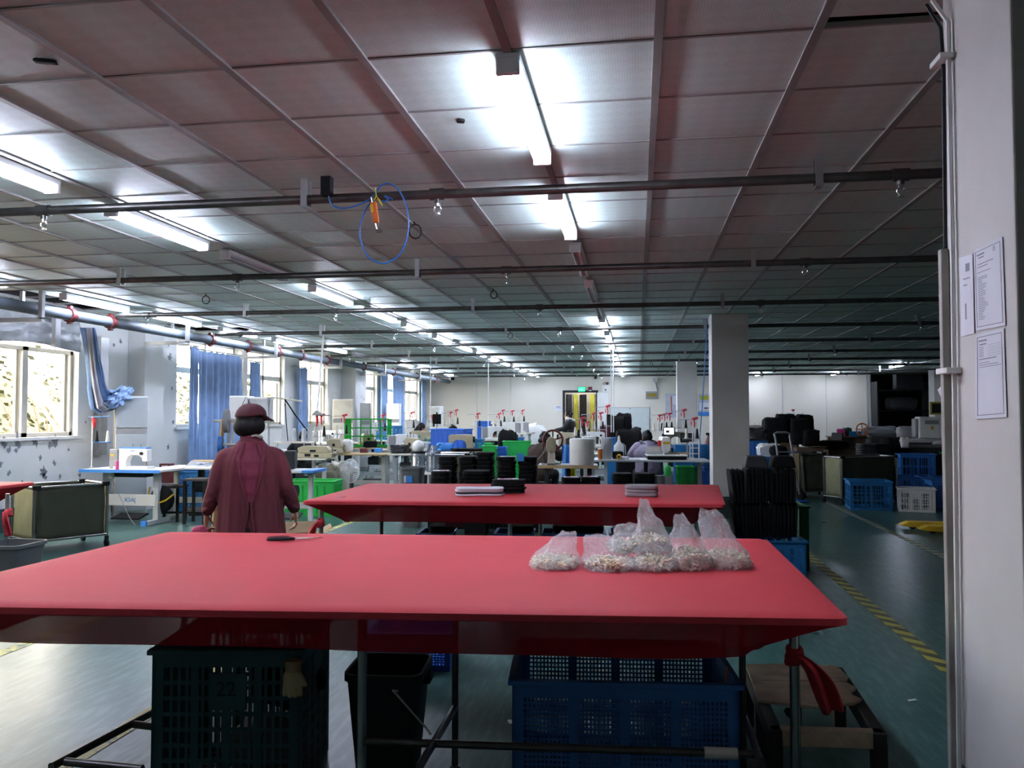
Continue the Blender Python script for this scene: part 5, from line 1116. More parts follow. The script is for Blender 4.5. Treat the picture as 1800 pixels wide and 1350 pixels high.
box_stack('green_bin', 'wide green box left of the brown knitted coat'.replace('left of', 'beside'), 'box', 909, 16.8, .56, .4, .48, 2, 'green_bright', R(5), 8, 3)
crate('green_bin', 'low green box behind the tall green bin', 'box', T(853, 17.5, 0), .3, .4, .9, 'green_bright', 'solid', 0, 4, 2); crate('blue_bin', 'small blue box far back below the black garments', 'box', T(911, 19, 0), .24, .3, .98, 'blue_teal', 'solid', 0, 4, 2)
crate('blue_bin', 'light blue crate far back between the dark jackets', 'box', T(850, 23.5, .0), .36, .4, 1.32, 'blue_bright', 'solid', 0, 4, 3)
# row of far machines with tables and stands
smw = sewing_machine('white', label='white sewing machine', loc=(0, 0, -5)); smc = sewing_machine('cream', label='cream sewing machine', loc=(0, 0, -5)); used_m = {id(smw): 0, id(smc): 0}
def put(proto, loc, rz, label):
    if not used_m[id(proto)]: used_m[id(proto)] = 1; proto.location = loc; proto.rotation_euler = (0, 0, rz); proto['label'] = label; return proto
    return dup(proto, loc, rz, label)
FAR = [(738, 19.0, .84, smc, 10, 'behind the small tilted blue crate'), (758, 17.8, .84, smc, 190, 'below the teal jacket'), (812, 14.6, .86, smc, 185, 'with black wheel in front of the bright blue boxes'), (712, 15.6, .84, smw, 30, 'beside the tipped green crate'), (770, 21.5, .9, smw, 0, 'below the hanging black cloth'),
       (872, 18.5, .95, smw, 20, 'with blue band behind the dark jacket'), (893, 21.5, 1.02, smw, 180, 'at the end of the far row by the white heap'), (908, 22.5, 1.02, smw, 180, 'last in the far row against the wall'), (1030, 14.6, .82, smw, 60, 'behind the white roll'), (1000, 16.2, .86, smc, 0, 'below the standing person'), (1043, 17.0, .86, smw, 10, 'under the ribboned stands'), (1184, 16.9, .86, smc, 20, 'before the black-capped person'), (575, 18.5, .86, smw, 0, 'behind the cream overlock machine'), (602, 19.2, .86, smw, 15, 'by the cream-sided air conditioner')]
wt = None
for k, (x, d, h, pr, a, l) in enumerate(FAR):
    p = T(x, d, 0)
    if wt is None: wt = worktable('table under the sewing machine ' + l, p, .95, .5, .75, 'offwhite', 'lightgrey', R(2)); q_ = wt
    else: q_ = dup(wt, p, R(random.uniform(-3, 6)), 'table under the sewing machine ' + l)
    q_.scale = (1, 1, h / .75)
    put(pr, T(x, d, h + .002), R(a), ('white' if pr is smw else 'cream') + ' sewing machine ' + l)
tst = thread_stand('x', (0, 0, -5)); first_t = True
STANDS = [(722, 19.0, .842, 726, 'by the teal jacket'), (758, 21.5, .902, 731, 'before the last window'), (800, 21.5, .902, 722, 'above the curly hair'), (790, 21.6, .902, 726, 'beside the hanging black cloth'), (838, 18.5, .952, 728, 'above the hunched worker'), (875, 18.6, .952, 728, 'with dark tag above the blue-banded machine'), (882, 21.5, 1.022, 722, 'second from the end of the far row'), (899, 21.6, 1.022, 723, 'third red bow along the far wall'), (917, 22.6, 1.022, 722, 'last in the far row'),
          (1021, 14.7, .822, 736, 'beside the standing person'), (1041, 17.1, .862, 728, 'in the doorway of the far wall'), (1054, 17.0, .862, 727, 'before the white far wall panel'), (1066, 17.1, .862, 715, 'tall one next to the maroon bag'), (1030, 17.1, .862, 743, 'low one before the open door'), (1158, 17.0, .862, 731, 'beside the black-capped person'), (1166, 17.1, .862, 729, 'in the cluster before the blue poster'), (1175, 16.9, .862, 728, 'in the cluster at the slim pillar'),
          (1200, 16.9, .862, 722, 'with drooping red tail at the slim pillar'), (1218, 13.15, .802, 737, 'big double bow beside the square pillar'), (563, 13.5, .797, 731, 'in front of the hanging hose'), (602, 15.1, .802, 731, 'above the white bag'), (671, 17.5, .832, 731, 'behind the tipped green crate')]
for (x, d, h, yt, l) in STANDS:
    zt_ = P(x, yt, d).z; b = T(x, d, h); sc_ = max(.3, (zt_ - b.z) / .62); lab = 'thread stand with red ribbon ' + l
    if first_t: o = tst; o.location = b; o['label'] = lab; first_t = False
    else: o = dup(tst, b, R(random.uniform(-15, 20)), lab)
    o.scale = (1, 1, sc_)
o = MB().bb((-.11, -.03, -.26), (.11, .03, 0)).bb((-.02, -.02, 0), (.02, .02, .05)).bb((-.008, -.008, -.618), (.008, .008, -.26)).build('hanging_cloth', 'blackcloth', smooth=False, bev=.01); o.location = T(768, 21.4, 1.52); tag(o, 'black cloth piece hung on a stand before the corner cabinet', 'cloth')
for k, (x, d, z, m) in enumerate([(640, 15.1, .802, 'redpaint'), (665, 15.2, .802, 'bluepaint'), (560, 15.0, .802, 'bluepaint')]):
    o = MB().box((0, 0, .04), (.14, .1, .08)).build('parts_box', m, smooth=False, bev=.01); o.location = T(x, d, z); tag(o, ['small red box at the far half of the overlock bench', 'small blue box on the overlock bench below the black sleeve', 'small blue box on the overlock bench beside the long cream machine'][k], 'box')
random.seed(4)
for x, d, z, m, l in [(703, 14.25, .83, 'darkgrey', 'dark grey cloth bag hanging at the bench end'), (732, 15.5, .842, 'white', 'white plastic scraps on the table behind the water jars'), (746, 15.6, .842, 'lightgrey', 'pale pieces spread on the table behind the water jars'), (782, 14.5, .862, 'bluepaint', 'blue wrapped bundle beside the black-wheeled machine'), (833, 14.42, .862, 'black', 'long black strip across the table before the blue boxes')]:
    o = lump('cloth_bundle', l, 'bundle', T(x, d, z), (.3 if 'strip' not in l else .8, .2, .14 if 'strip' not in l else .05), m, R(random.uniform(-20, 20)), random.random() * 9, .3)
dup(wt, T(724, 14.3, 0), R(3), 'work table under the dark grey cloth bag').scale = (.8, 1, .83 / .75)
lump('black_garments', 'black garments heaped at the far row, in front of the white heap', 'cloth', T(893, 17.7, 0), (.42, .4, 1.16), 'blackcloth', 0, 2); lump('white_heap', 'white plastic-wrapped heap against the far wall', 'bundle', T(928, 25, 0), (1.0, .8, 1.2), 'white', 0, 4, .2)
# machine with the red wheel, white roll and the table of the lilac jacket
mt_ = worktable('wooden-edged table with the red-wheeled machine and the white roll', T(999, 12.2, 0), .88, .52, .76, 'lightgrey', 'darkgrey', R(4), 'woodtop', .04)
rw = thing('riveting_machine', 'cream machine with big red wheel guard on the wooden-edged table', 'machine', T(969, 12.15, .762), R(4))
MB().cyl((0, 0, 0), (0, 0, .02), .14, n=20).build('base_plate', 'steel', rw); MB().prism([(-.055, .02), (.06, .02), (.045, .24), (-.045, .24)], -.06, .08, 'y').bb((-.03, -.068, .1), (-.012, -.06, .16)).build('column', 'offwhite', rw, smooth=False, bev=.012)
MB().prism([(-.07, .2), (.065, .2), (.07, .36), (.03, .41), (-.03, .41), (-.07, .35)], -.1, .05, 'y').build('head', 'cream', rw, smooth=False, bev=.01); MB().cyl((-.0, -.05, .18), (0, -.05, .26), .025, n=12).build('plunger', 'chrome', rw)
MB().tube([(.02 + .145 * math.cos(k * .2618), .11, .36 + .145 * math.sin(k * .2618)) for k in range(24)], .016, 8, closed=True).build('wheel_rim', 'redpaint', rw)
for k in range(5): MB().tube([(.02, .11, .36), (.02 + .14 * math.cos(k * 1.2566 + .3), .11, .36 + .14 * math.sin(k * 1.2566 + .3))], .012, 6).build('wheel_spoke', 'maroon_cap', rw)
MB().cyl((.02, .08, .36), (.02, .14, .36), .035, n=14).build('wheel_hub', 'darkgrey', rw)
MB().tube([(.165, .11, .36), (.155, .12, .1), (.13, .12, -.02)], .008, 6).tube([(-.125, .11, .36), (-.11, .12, .1), (-.09, .12, -.02)], .008, 6).build('belt', 'rubber', rw); MB().tube([(-.06, -.08, .3), (-.12, -.1, .16), (-.24, -.1, .04)], .005, 5).build('cable', 'grey', rw)
o = MB().lathe([(.17, 0), (.182, .02), (.184, .2), (.178, .205), (.184, .21), (.186, .36), (.18, .385), (.1, .39), (.09, .36), (.085, .3)], n=32).build('white_roll', 'white'); o.location = T(1023, 12.1, .763); tag(o, 'big roll of white tape standing on the wooden-edged table', 'roll')
mb = MB().ell((0, 0, .05), (.085, .085, .09), 16, 10).lathe([(.03, .13), (.02, .18), (.016, .24), (.005, .245)], n=12); o = mb.build('thread_spool', 'black'); o.location = T(1017, 13.0, 1.02); o2 = worktable('narrow table behind the white roll', T(1015, 13.1, 0), .5, .4, 1.015, 'offwhite', 'lightgrey', 0); tag(o, 'domed black thread spool rising behind the white roll', 'spool')
for x, m, l in [(995, 'bluepaint', 'light blue cloth hanging beside the red-wheeled machine'), (1005, 'yellowgreen', 'yellow printed cloth hanging between the red-wheeled machine and the white roll')]:
    mb = MB(); mb.grid(lambda u, v: ((u - .5) * .1 * (1 + v * .3), .02 * math.sin(u * 9 + v * 2), .62 - .6 * v), 14, 14); o = mb.build('cloth', m, solid=.006); o.location = T(x, 12.62, .42); tag(o, l, 'cloth')
pt = worktable('long grey table carrying the pattern sewing machine', T(1136, 12.95, 0), 1.92, .7, .8, 'lightgrey', 'grey', R(3)); MB().bb((-.73, -.33, .8), (-.1, .1, .806)).build('work_surface', 'whiteboard', pt, smooth=False)
ps = thing('pattern_sewing_machine', 'pattern sewing machine with flat white bed and red button', 'sewing machine', T(1170, 12.95, .808), R(3))
MB().bb((-.3, -.28, .0), (.3, .2, .05)).build('base', 'black', ps, smooth=False, bev=.01); MB().bb((-.31, -.3, .05), (.31, .2, .068)).build('bed_plate', 'white', ps, smooth=False, bev=.004); MB().bb((-.02, -.2, .068), (.2, .05, .074)).build('needle_plate', 'grey', ps, smooth=False)
MB().bb((-.32, -.12, .07), (-.05, -.09, .2)).bb((-.3, -.125, .085), (-.08, -.12, .1)).build('clamp_plate', 'lightgrey', ps, smooth=False, bev=.008); MB().bb((-.27, -.127, .12), (-.1, -.122, .18)).build('clamp_slot', 'offwhite', ps, smooth=False)
MB().prism([(-.06, .12), (.06, .12), (.075, .3), (.05, .34), (-.05, .34), (-.075, .3)], -.16, .0, 'y').bb((-.06, .0, .2), (.06, .42, .34)).bb((-.07, .3, .06), (.07, .42, .34)).build('arm', 'white', ps, smooth=False, bev=.012)
MB().bb((-.05, -.164, .23), (.05, -.16, .27)).build('warning_sticker', 'yellow', ps, smooth=False); MB().bb((-.13, -.16, .2), (-.078, -.08, .29)).build('red_button', 'ribbon', ps, smooth=False, bev=.01); MB().cyl((0, -.1, .075), (0, -.1, .13), .008, n=8).cyl((.03, -.1, .075), (.03, -.1, .13), .01, n=8).bb((-.03, -.13, .07), (.05, -.07, .09)).build('needle_bar', 'chrome', ps); MB().bb((.05, -.02, .07), (.36, .02, .1)).build('guide_rail', 'woodtop', ps, smooth=False)
def monitor(label, loc, rz, w, h, scr, hs):
    t = thing('monitor', label, 'monitor', loc, rz); MB().bb((-w / 2, 0, hs), (w / 2, .04, hs + h)).build('case', 'black', t, smooth=False, bev=.008); MB().bb((-w / 2 + .018, -.003, hs + .018), (w / 2 - .018, .0, hs + h - .018)).build('screen', scr, t, smooth=False)
    if scr == 'screen': MB().bb((-.06, -.006, hs + .05), (.01, -.003, hs + .1)).build('screen_window', 'darkgrey', t, smooth=False)
    MB().bb((-.015, .01, 0), (.015, .03, hs)).bb((-.08, -.04, 0), (.08, .08, .012)).build('stand', 'grey', t, smooth=False); return t
monitor('black monitor with dark screen at the pillar end of the grey table', T(1208, 13.25, .803), R(-6), .215, .15, 'screen_dark', .25); monitor('monitor with lit blue-white screen beyond the lilac jacket', T(1176, 16.72, .862), R(-5), .23, .17, 'screen', .22)
fr = thing('ladder_frame', 'small white ladder-shaped frame on the grey table below the dark monitor', 'frame', T(1223, 13.0, .803), R(3))
for x in (-.09, .05): MB().bb((x - .01, -.01, 0), (x + .01, .01, .27)).build('upright', 'white', fr, smooth=False)
for z in (.08, .17, .26): MB().bb((-.09, -.008, z - .008), (.05, .008, z + .008)).build('rung', 'white', fr, smooth=False)
cup = thing('drink_cup', 'clear cup of orange tea with straw on the grey table', 'cup', T(1055, 12.75, .803)); MB().lathe([(.032, 0), (.04, .14), (.042, .16)], n=16).build('cup_body', 'orange', cup); MB().cyl((0, 0, .16), (0, 0, .175), .044).build('lid', 'white', cup); MB().tube([(0, 0, .17), (-.02, 0, .25)], .005, 6).build('straw', 'white', cup)
gr = thing('grey_roll', 'upright grey fabric roll beside the orange cup', 'roll', T(1066, 12.95, .803)); MB().lathe([(.085, 0), (.088, .02), (.088, .31), (.08, .33), (.03, .33)], n=20).build('roll_body', 'grey', gr); MB().tube([(-.06, -.085, .05), (-.05, -.1, .18), (-.03, -.085, .25)], .006, 5).build('clip', 'lightgrey', gr)
bt_ = thing('squeeze_bottle', 'white squeeze bottle standing on the grey table', 'bottle', T(1088, 13.15, .803)); MB().lathe([(.08, 0), (.085, .08), (.08, .2), (.03, .26), (.02, .3), (.022, .31), (.012, .36)], n=18).build('bottle_body', 'white', bt_); MB().tube([(.06, 0, .24), (.1, 0, .2), (.11, 0, .05)], .008, 6).build('handle', 'lightgrey', bt_)
lump('black_cloth', 'small black cloth heap before the squeeze bottle', 'cloth', T(1086, 12.95, .803), (.17, .12, .12), 'blackcloth', 0, 6); o = MB().tube([(.03 * math.cos(k * .5236), 0, .04 + .03 * math.sin(k * .5236)) for k in range(12)], .014, 8, closed=True).build('tape_roll', 'yellow'); o.location = T(1088, 12.7, .806); tag(o, 'yellow tape roll standing on the grey table', 'tape roll')
lump('paper_scraps', 'crumpled pale paper beside the yellow tape roll', 'paper', T(1098, 12.75, .803), (.14, .08, .05), 'paper', 0, 8, .3)
lump('black_garments', 'upper heap of black garments before the whiteboard', 'cloth', T(1083, 18.2, 0), (.44, .4, 1.46), 'blackcloth', 0, 3, sq=.25); lump('black_garments', 'stepped heap of black garments beside the whiteboard', 'cloth', T(1097, 18.8, 0), (.36, .4, 1.53), 'blackcloth', 0, 5, sq=.3); lump('black_garments', 'black garments heaped behind the lilac jacket', 'cloth', T(1107, 15.4, 0), (.5, .4, 1.22), 'blackcloth', 0, 8, sq=.3)
lump('maroon_bag', 'maroon bag standing beside the black garments before the far wall', 'bag', T(1063, 17.5, .86), (.26, .2, .42), 'maroon_cap', 0, 4, .1); dup(wt, T(1063, 17.6, 0), R(2), 'work table under the maroon bag').scale = (.7, 1, .86 / .75)
crate('blue_bin', 'blue crate behind the grey roll', 'box', T(1079, 15.9, 0), .3, .3, 1.06, 'blue_teal', 'solid', 0, 4, 3)
box_stack('blue_bin', 'tall teal blue bin behind the dark monitor', 'bin', 1232, 14.2, .34, .4, .98, 1, 'blue_teal', R(3)); box_stack('blue_bin', 'teal blue bin behind the white ladder frame', 'bin', 1203, 14.6, .34, .4, .96, 1, 'blue_teal', R(3)); box_stack('blue_bin', 'royal blue bin on the floor between the grey table and the square pillar', 'bin', 1246, 13.2, .16, .3, .66, 1, 'blue_bright', R(3))
box_stack('green_bin', 'dark green crate under the grey table', 'crate', 1204, 13.7, .26, .3, .32, 2, 'green_crate', R(3)); box_stack('green_bin', 'dark green crate under the table end by the square pillar', 'crate', 1229, 13.6, .18, .3, .32, 2, 'green_dark', R(3))
lump('green_bag', 'small bright green bag hanging under the grey table', 'bag', T(1174, 12.5, .56), (.1, .07, .17), 'green_bright', 0, 3, sq=.8); tag(MB().tube([T(1174, 12.5, .71), T(1174, 12.5, .77)], .006, 6).build('cord', 'green_bright'), 'green cord of the small bag under the grey table', 'cord')
lump('floor_bag', 'grey shoulder-high bundle standing under the grey table beside the green bag', 'bundle', T(1176, 12.9, 0), (.14, .2, .6), 'grey', 0, 12)
# hanging conduits
def conduit(label, pts, r=.012, m='white'): return tag(MB().tube(pts, r, 6).build('conduit', m), label, 'conduit')
def drop(x, d, y): p = T(x, d, 0); return [(p.x, p.y, H - .01), (p.x, p.y, P(x, y, d).z)]
conduit('white drop conduit at the corner cabinet', drop(756, 20.4, 765)); conduit('white drop conduit before the blank far wall', drop(858, 22, 752)); conduit('white drop conduit, first of the pair before the whiteboard', drop(1075, 16, 760)); conduit('white drop conduit, second of the pair before the whiteboard', drop(1079, 17, 760))
a = P(570, 590, 13.4); a.z = H - .01; b = P(557, 728, 13.0); conduit('slanted white hose guide hanging from the ceiling over the window benches', [a, b], .016); hb = thing('hook_box', 'grey bracket with red tag at the foot of the slanted white hose guide', 'bracket', b); MB().prism([(-.08, -.02), (.1, -.01), (.0, .06)], -.04, .04, 'y').tube([(-.03, 0, -.01), (.22, 0, -.02)], .012, 6).build('bracket', 'grey', hb, smooth=False); MB().tube([(0, 0, -.02), (.01, 0, -.1), (0, 0, -.2)], [.02, .022, .01], 6).build('red_tag', 'ribbon', hb)
conduit('blue air line running down beside the square pillar', [P(1243, 560, 12.1), P(1239, 640, 12.2), P(1234, 720, 12.3), P(1230, 770, 12.4), P(1234, 800, 12.5)], .008, 'hose')
# ---------------------------------------------------------------- far wall fittings
def wallbox(name, label, cat, x0, y0, x1, y1, m, th=.04, parts=()):
    a, b = PY(x0, y1, YF), PY(x1, y0, YF); t = thing(name, label, cat, ((a.x + b.x) / 2, YF, (a.z + b.z) / 2)); w, h = b.x - a.x, b.z - a.z
    MB().bb((-w / 2, -th, -h / 2), (w / 2, -.002, h / 2)).build('panel', m, t, smooth=False, bev=.004)
    for (n_, u0, v0, u1, v1, mm) in parts: MB().bb((-w / 2 + u0 * w, -th - .006, -h / 2 + v0 * h), (-w / 2 + u1 * w, -th, -h / 2 + v1 * h)).build(n_, mm, t, smooth=False)
    return t, w, h
e_, w_, h_ = wallbox('exit_sign', 'lit green exit sign above the open door', 'sign', 1016, 680, 1029, 689, 'black', .05, [('lit_panel', .06, .1, .94, .9, 'exit_green')]); MB().prism([(-.1, -.015), (.0, -.015), (0, -.045), (.06, .0), (0, .045), (0, .015), (-.1, .015)], -.062, -.057, 'y').build('arrow', 'white', e_, smooth=False)
wallbox('alarm_box', 'red fire alarm box above the open door', 'alarm', 1034, 680, 1041, 688, 'redpaint', .08, [('label', .2, .1, .8, .3, 'paper')]); t_, w_, h_ = wallbox('emergency_light', 'white twin-lamp emergency light beside the open door', 'light', 1058, 677, 1071, 689, 'white', .08, [('indicator', .4, .2, .6, .4, 'black')])
for s_ in (-1, 1): MB().ell((s_ * .07, -.06, h_ / 2 + .06), (.05, .05, .05), 10, 7).build('lamp', 'lightgrey' if s_ < 0 else 'redpaint', t_)
wallbox('whiteboard', 'big whiteboard leaning at the far wall', 'whiteboard', 1072, 716, 1142, 762, 'whiteboard', .03, [('frame', 0, .98, 1, 1, 'grey'), ('frame', .985, 0, 1, 1, 'grey'), ('magnet', .5, .93, .52, .97, 'black')])
wallbox('wall_sign', 'grey sign with dark gold panel high on the far wall', 'sign', 1135, 688, 1156, 701, 'grey', .05, [('gold_panel', .12, .25, .88, .75, 'sign_gold')]); t_, w_, h_ = wallbox('flood_light', 'white flood light on a bracket high on the far wall', 'light', 1147, 664, 1155, 672, 'white', .2, [('lens', .1, .1, .9, .9, 'lightgrey')]); MB().tube([(.03, -.05, -h_ / 2), (.1, -.03, -.4)], .02, 6).build('bracket', 'grey', t_)
wallbox('notice', 'white paper notice beside the open door', 'paper', 975, 713, 988, 722, 'paper', .006, [('printed_line', .2, .7, .8, .82, 'inkdark'), ('printed_line', .1, .45, .9, .52, 'ink')]); wallbox('notice', 'white paper notice on the panel between door and conduits', 'paper', 1052, 717, 1062, 724, 'paper', .006, [('printed_line', .15, .6, .85, .75, 'ink')])
wallbox('poster', 'lilac poster with orange bar half behind the slim pillar', 'poster', 1170, 692, 1192, 734, 'poster', .01, [('orange_bar', .42, .25, .5, .9, 'orange'), ('print_block', .55, .55, .95, .9, 'paper')]); wallbox('poster', 'colourful notice board between the two pillars', 'poster', 1227, 692, 1252, 731, 'poster', .01, [('yellow_block', .15, .72, .75, .92, 'yellowgreen'), ('print_block', .1, .25, .9, .6, 'paper'), ('red_block', .4, .32, .7, .38, 'orange'), ('blue_band', 0, 0, 1, .18, 'bluepaint')])
wallbox('wall_camera', 'small black camera under the ceiling at the blank far wall', 'camera', 794, 663, 799, 668, 'black', .12); wallbox('wall_camera', 'small black camera under the ceiling beside the emergency light', 'camera', 1045, 661, 1049, 666, 'black', .12)
wallbox('wall_panel', 'pale door-height panel beside the open door', 'panel', 1050, 690, 1070, 760, 'white', .05, [('handle', .1, .5, .16, .55, 'grey')])
# ================================================================ DARK HALF OF THE HALL
# black pads standing on the blue crate beside the second red table
cx = T(1345, 7.7, 0); crate('blue_crate', 'blue slatted crate carrying the tall black pads beside the second red table', 'crate', cx, .62, .6, .36, 'blue_teal', 'slat', R(2), 26, 4)
first = None
def stand_pad(x, d, z, l, tilt, label, group, s=1.0):
    global first
    loc = T(x, d, z)
    if first is None:
        o = MB().prism([(-.13, 0), (.13, 0), (.145, .1), (.14, .27), (.1, .31), (-.1, .31), (-.14, .27), (-.145, .1)], -.012, .012, 'x').build('black_pad', 'blackcloth', smooth=False, bev=.005); first = tag(o, label, 'pad', group); o.location = loc; o.rotation_euler = (0, tilt, 0)
    else: o = dup(first, loc, None, label, group); o.rotation_euler = (0, tilt, R(2))
for tier in (0, 1):
    for b_, (x0, x1) in enumerate([(1310, 1345), (1356, 1393)]):
        for k in range(7):
            x = lerp(x0, x1, k / 6); stand_pad(x - tier * 2, 7.62, .375 + .315 * tier, .3, random.uniform(-.05, .05), 'black pad standing in the %s tier of the %s bundle on the slatted crate' % (['lower', 'upper'][tier], ['first', 'second'][b_]), '%s tier, %s bundle of standing black pads' % (['lower', 'upper'][tier], ['first', 'second'][b_]))
for k in range(3): stand_pad(1291 + k * 6, 7.7, .375 + .1 * 0, .3, -.12 + k * .04, 'black pad leaning outward at the pillar end of the crate bundle', 'leaning black pads at the pillar end'); stand_pad(1289 + k * 6, 7.7, .68, .3, -.12 + k * .04, 'black pad leaning outward on the second tier at the pillar end', 'leaning upper pads at the pillar end')
for x, l in [(1327, 'first'), (1374, 'second')]: o = MB().prism([(-.11, 0), (.11, 0), (.085, .11), (-.085, .11)], -.12, .1, 'y').build('black_block', 'darkgrey' if x < 1340 else 'blackcloth', smooth=False, bev=.015); o.location = T(x, 7.65, 1.008); tag(o, l + ' tapered black block topping the standing pads, counted from the square pillar', 'block')
crate('green_crate', 'dark green crate stood on end beside the tall black pads', 'crate', T(1404, 8.1, 0), .09, .5, .62, 'green_dark', 'solid', R(2), 3, 3)
# below the second red table
for x, l in [(768, 'first'), (905, 'second'), (985, 'third'), (1030, 'fourth'), (1105, 'fifth')]:
    crate('blue_crate', '%s blue crate under the second red table, counted from the window side' % l, 'crate', T(x, 7.6, 0), .3 if l == 'first' else .34, .36, .42, 'blue_crate', 'slat', R(4), 10, 4)
    vert_stack(x + 10, 7.6, .03, 8, .24, .26, .056, R(4), 'black pad in the %s blue crate under the second red table' % l, 'pads in the %s blue crate under the second table' % l)
o = MB().box((0, 0, .001), (.18, .12, .002)).box((.03, 0, .003), (.07, .1, .002)).build('packing_card', 'magenta', smooth=False); o.location = T(800, 7.55, .485); o.rotation_euler = (.2, 0, R(15)); tag(o, 'red and white card on the pads in a crate under the second red table', 'card')
# blue bins, buckets and hand truck by the square pillar
box_stack('blue_bin', 'royal blue bin nearest the square pillar in the dark half', 'bin', 1331, 16.5, .36, .4, .98, 1, 'blue_crate', R(3)); box_stack('blue_bin', 'light blue ribbed bin with white cloth over its rim', 'bin', 1345, 14.9, .36, .4, .72, 1, 'blue_teal', R(8), 5, 1)
bin_('bucket', 'pale grey square bucket beside the light blue ribbed bin', T(1369, 14.2, 0), .1, .74, 'lightgrey', R(10)); box_stack('blue_bin', 'bright blue bin behind the hand truck handle', 'bin', 1386, 15.2, .2, .3, .82, 1, 'blue_bright', R(3))
lump('white_cloth', 'white cloth draped over the light blue ribbed bin', 'cloth', T(1352, 15.3, .7), (.42, .3, .26), 'white', 0, 4, .25); lump('black_cloth', 'round black cloth bundle on the bins beside the white cloth', 'cloth', T(1368, 15.1, .72), (.32, .3, .22), 'blackcloth', 0, 9, sq=.8); lump('grey_bundle', 'grey and black plastic bundle on the royal blue bin', 'bundle', T(1332, 16.4, .985), (.36, .3, .24), 'darkgrey', 0, 3, .4)
ht = thing('hand_truck', 'grey steel hand truck leaning in front of the dark carts', 'hand truck', T(1392, 14.1, 0), R(20))
MB().tube([(-.14, .28, 1.1), (-.15, .3, 1.16), (-.1, .3, 1.19), (.1, .3, 1.19), (.15, .3, 1.16), (.14, .28, 1.1)], .02, 8).build('handle', 'grey', ht)
for s_ in (-1, 1): MB().tube([(s_ * .14, .28, 1.1), (s_ * .16, .02, .12)], .018, 8).build('upright', 'grey', ht); MB().cyl((s_ * .2 - .02, .06, .1), (s_ * .2 + .02, .06, .1), .1, n=18).build('wheel', 'rubber', ht)
for z, y in [(.4, .1), (.62, .155), (.85, .215)]: MB().tube([(-.15, y, z), (.15, y, z)], .012, 6).build('cross_bar', 'grey', ht)
MB().bb((-.2, -.2, .01), (.2, .04, .03)).build('toe_plate', 'blue_bright', ht, smooth=False)
tag(MB().box((0, 0, .4), (.16, .03, .8)).build('plank', 'woodtop', smooth=False), 'pale wooden plank standing behind the hand truck', 'plank').location = T(1397, 14.9, 0)
# black heap, cardboard and desk
for x, d, w_, h_, z0, l in [(1362, 18, .52, .58, .86, 'first big black garment heap on the cartons beside the square pillar'), (1382, 18.2, .4, .66, .86, 'rounded black garment heap in the middle of the dark pile'), (1405, 17.8, .42, .56, .86, 'third black garment heap of the dark pile'), (1414, 18.4, .34, .62, .88, 'tallest black garment heap of the dark pile'), (1424, 17.6, .32, .36, .82, 'low black garment heap at the aisle end of the dark pile')]:
    lump('black_garments', l, 'cloth', T(x, d, z0), (w_, .5, h_), 'blackcloth', 0, x * .1, .1, sq=.3)
for x, d, w_, h_, l in [(1366, 18.1, .66, .85, 'dark carton under the black garment heaps beside the hand truck'), (1418, 17.6, .55, .8, 'brown carton under the low black heap'), (1478, 18.2, .7, .74, 'wide dark brown carton carrying the flat black cloth')]:
    t = thing('cardboard_box', l, 'box', T(x, d, 0), R(4)); MB().bb((-w_ / 2, -.3, 0), (w_ / 2, .3, h_)).build('body', 'cardboard_d', t, smooth=False); MB().box((w_ * .3, -.31, h_ + .01), (w_ * .6, .2, .006), rx=-.3).build('flap', 'cardboard', t, smooth=False)
lump('black_cloth', 'flat black cloth spread over the wide dark carton', 'cloth', T(1462, 18.0, .74), (.72, .5, .2), 'blackcloth', 0, 3, sq=.7)
dk = worktable('brown desk with pink and green things against the white far panels', T(1492, 23, 0), 1.1, .6, .9, 'cardboard_d', 'cardboard_d', R(2)); MB().bb((-.5, .2, .1), (.5, .24, .87)).build('modesty_panel', 'cardboard_d', dk, smooth=False)
lump('pink_flowers', 'pink plastic bundle on the brown desk', 'bundle', T(1478, 22.8, .902), (.2, .16, .2), 'pink', 0, 5, .5, 6); lump('green_bundle', 'green bundle on the brown desk beside the pink one', 'bundle', T(1490, 22.9, .902), (.22, .16, .22), 'green_dark', 0, 6, .5, 6); o = MB().bb((-.16, -.1, 0), (.16, .1, .14)).build('blue_tray', 'blue_teal', smooth=False, bev=.01); o.location = T(1503, 22.8, .902); tag(o, 'blue tray on the brown desk', 'tray')
ow = thing('tape_dispenser_wheel', 'orange spoked wheel standing on the brown desk', 'wheel', T(1516, 22.7, 1.09), R(10)); MB().tube([(.17 * math.cos(k * .2618), 0, .17 * math.sin(k * .2618)) for k in range(24)], .02, 8, closed=True).build('rim', 'orange', ow); MB().bb((-.1, -.06, -.187), (.1, .06, -.165)).build('foot', 'darkgrey', ow, smooth=False)
for k in range(5): MB().tube([(0, 0, 0), (.17 * math.cos(k * 1.2566 + .5), 0, .17 * math.sin(k * 1.2566 + .5))], .014, 6).build('spoke', 'orange', ow)
oc = thing('office_chair', 'grey office chair with slim back before the white far panels', 'chair', T(1460, 21.5, 0), R(-60)); MB().bb((-.22, -.22, .44), (.22, .22, .5)).build('seat', 'black', oc, smooth=False, bev=.02); MB().box((0, .22, .78), (.4, .05, .5), rx=-.15).build('backrest', 'black', oc, smooth=False, bev=.02); MB().cyl((0, 0, .08), (0, 0, .44), .03).build('column', 'grey', oc)
for k in range(5): MB().tube([(0, 0, .1), (.26 * math.cos(k * 1.2566), .26 * math.sin(k * 1.2566), .05)], .02, 6).ell((.26 * math.cos(k * 1.2566), .26 * math.sin(k * 1.2566), .03), .03, 8, 6).build('leg', 'black', oc)
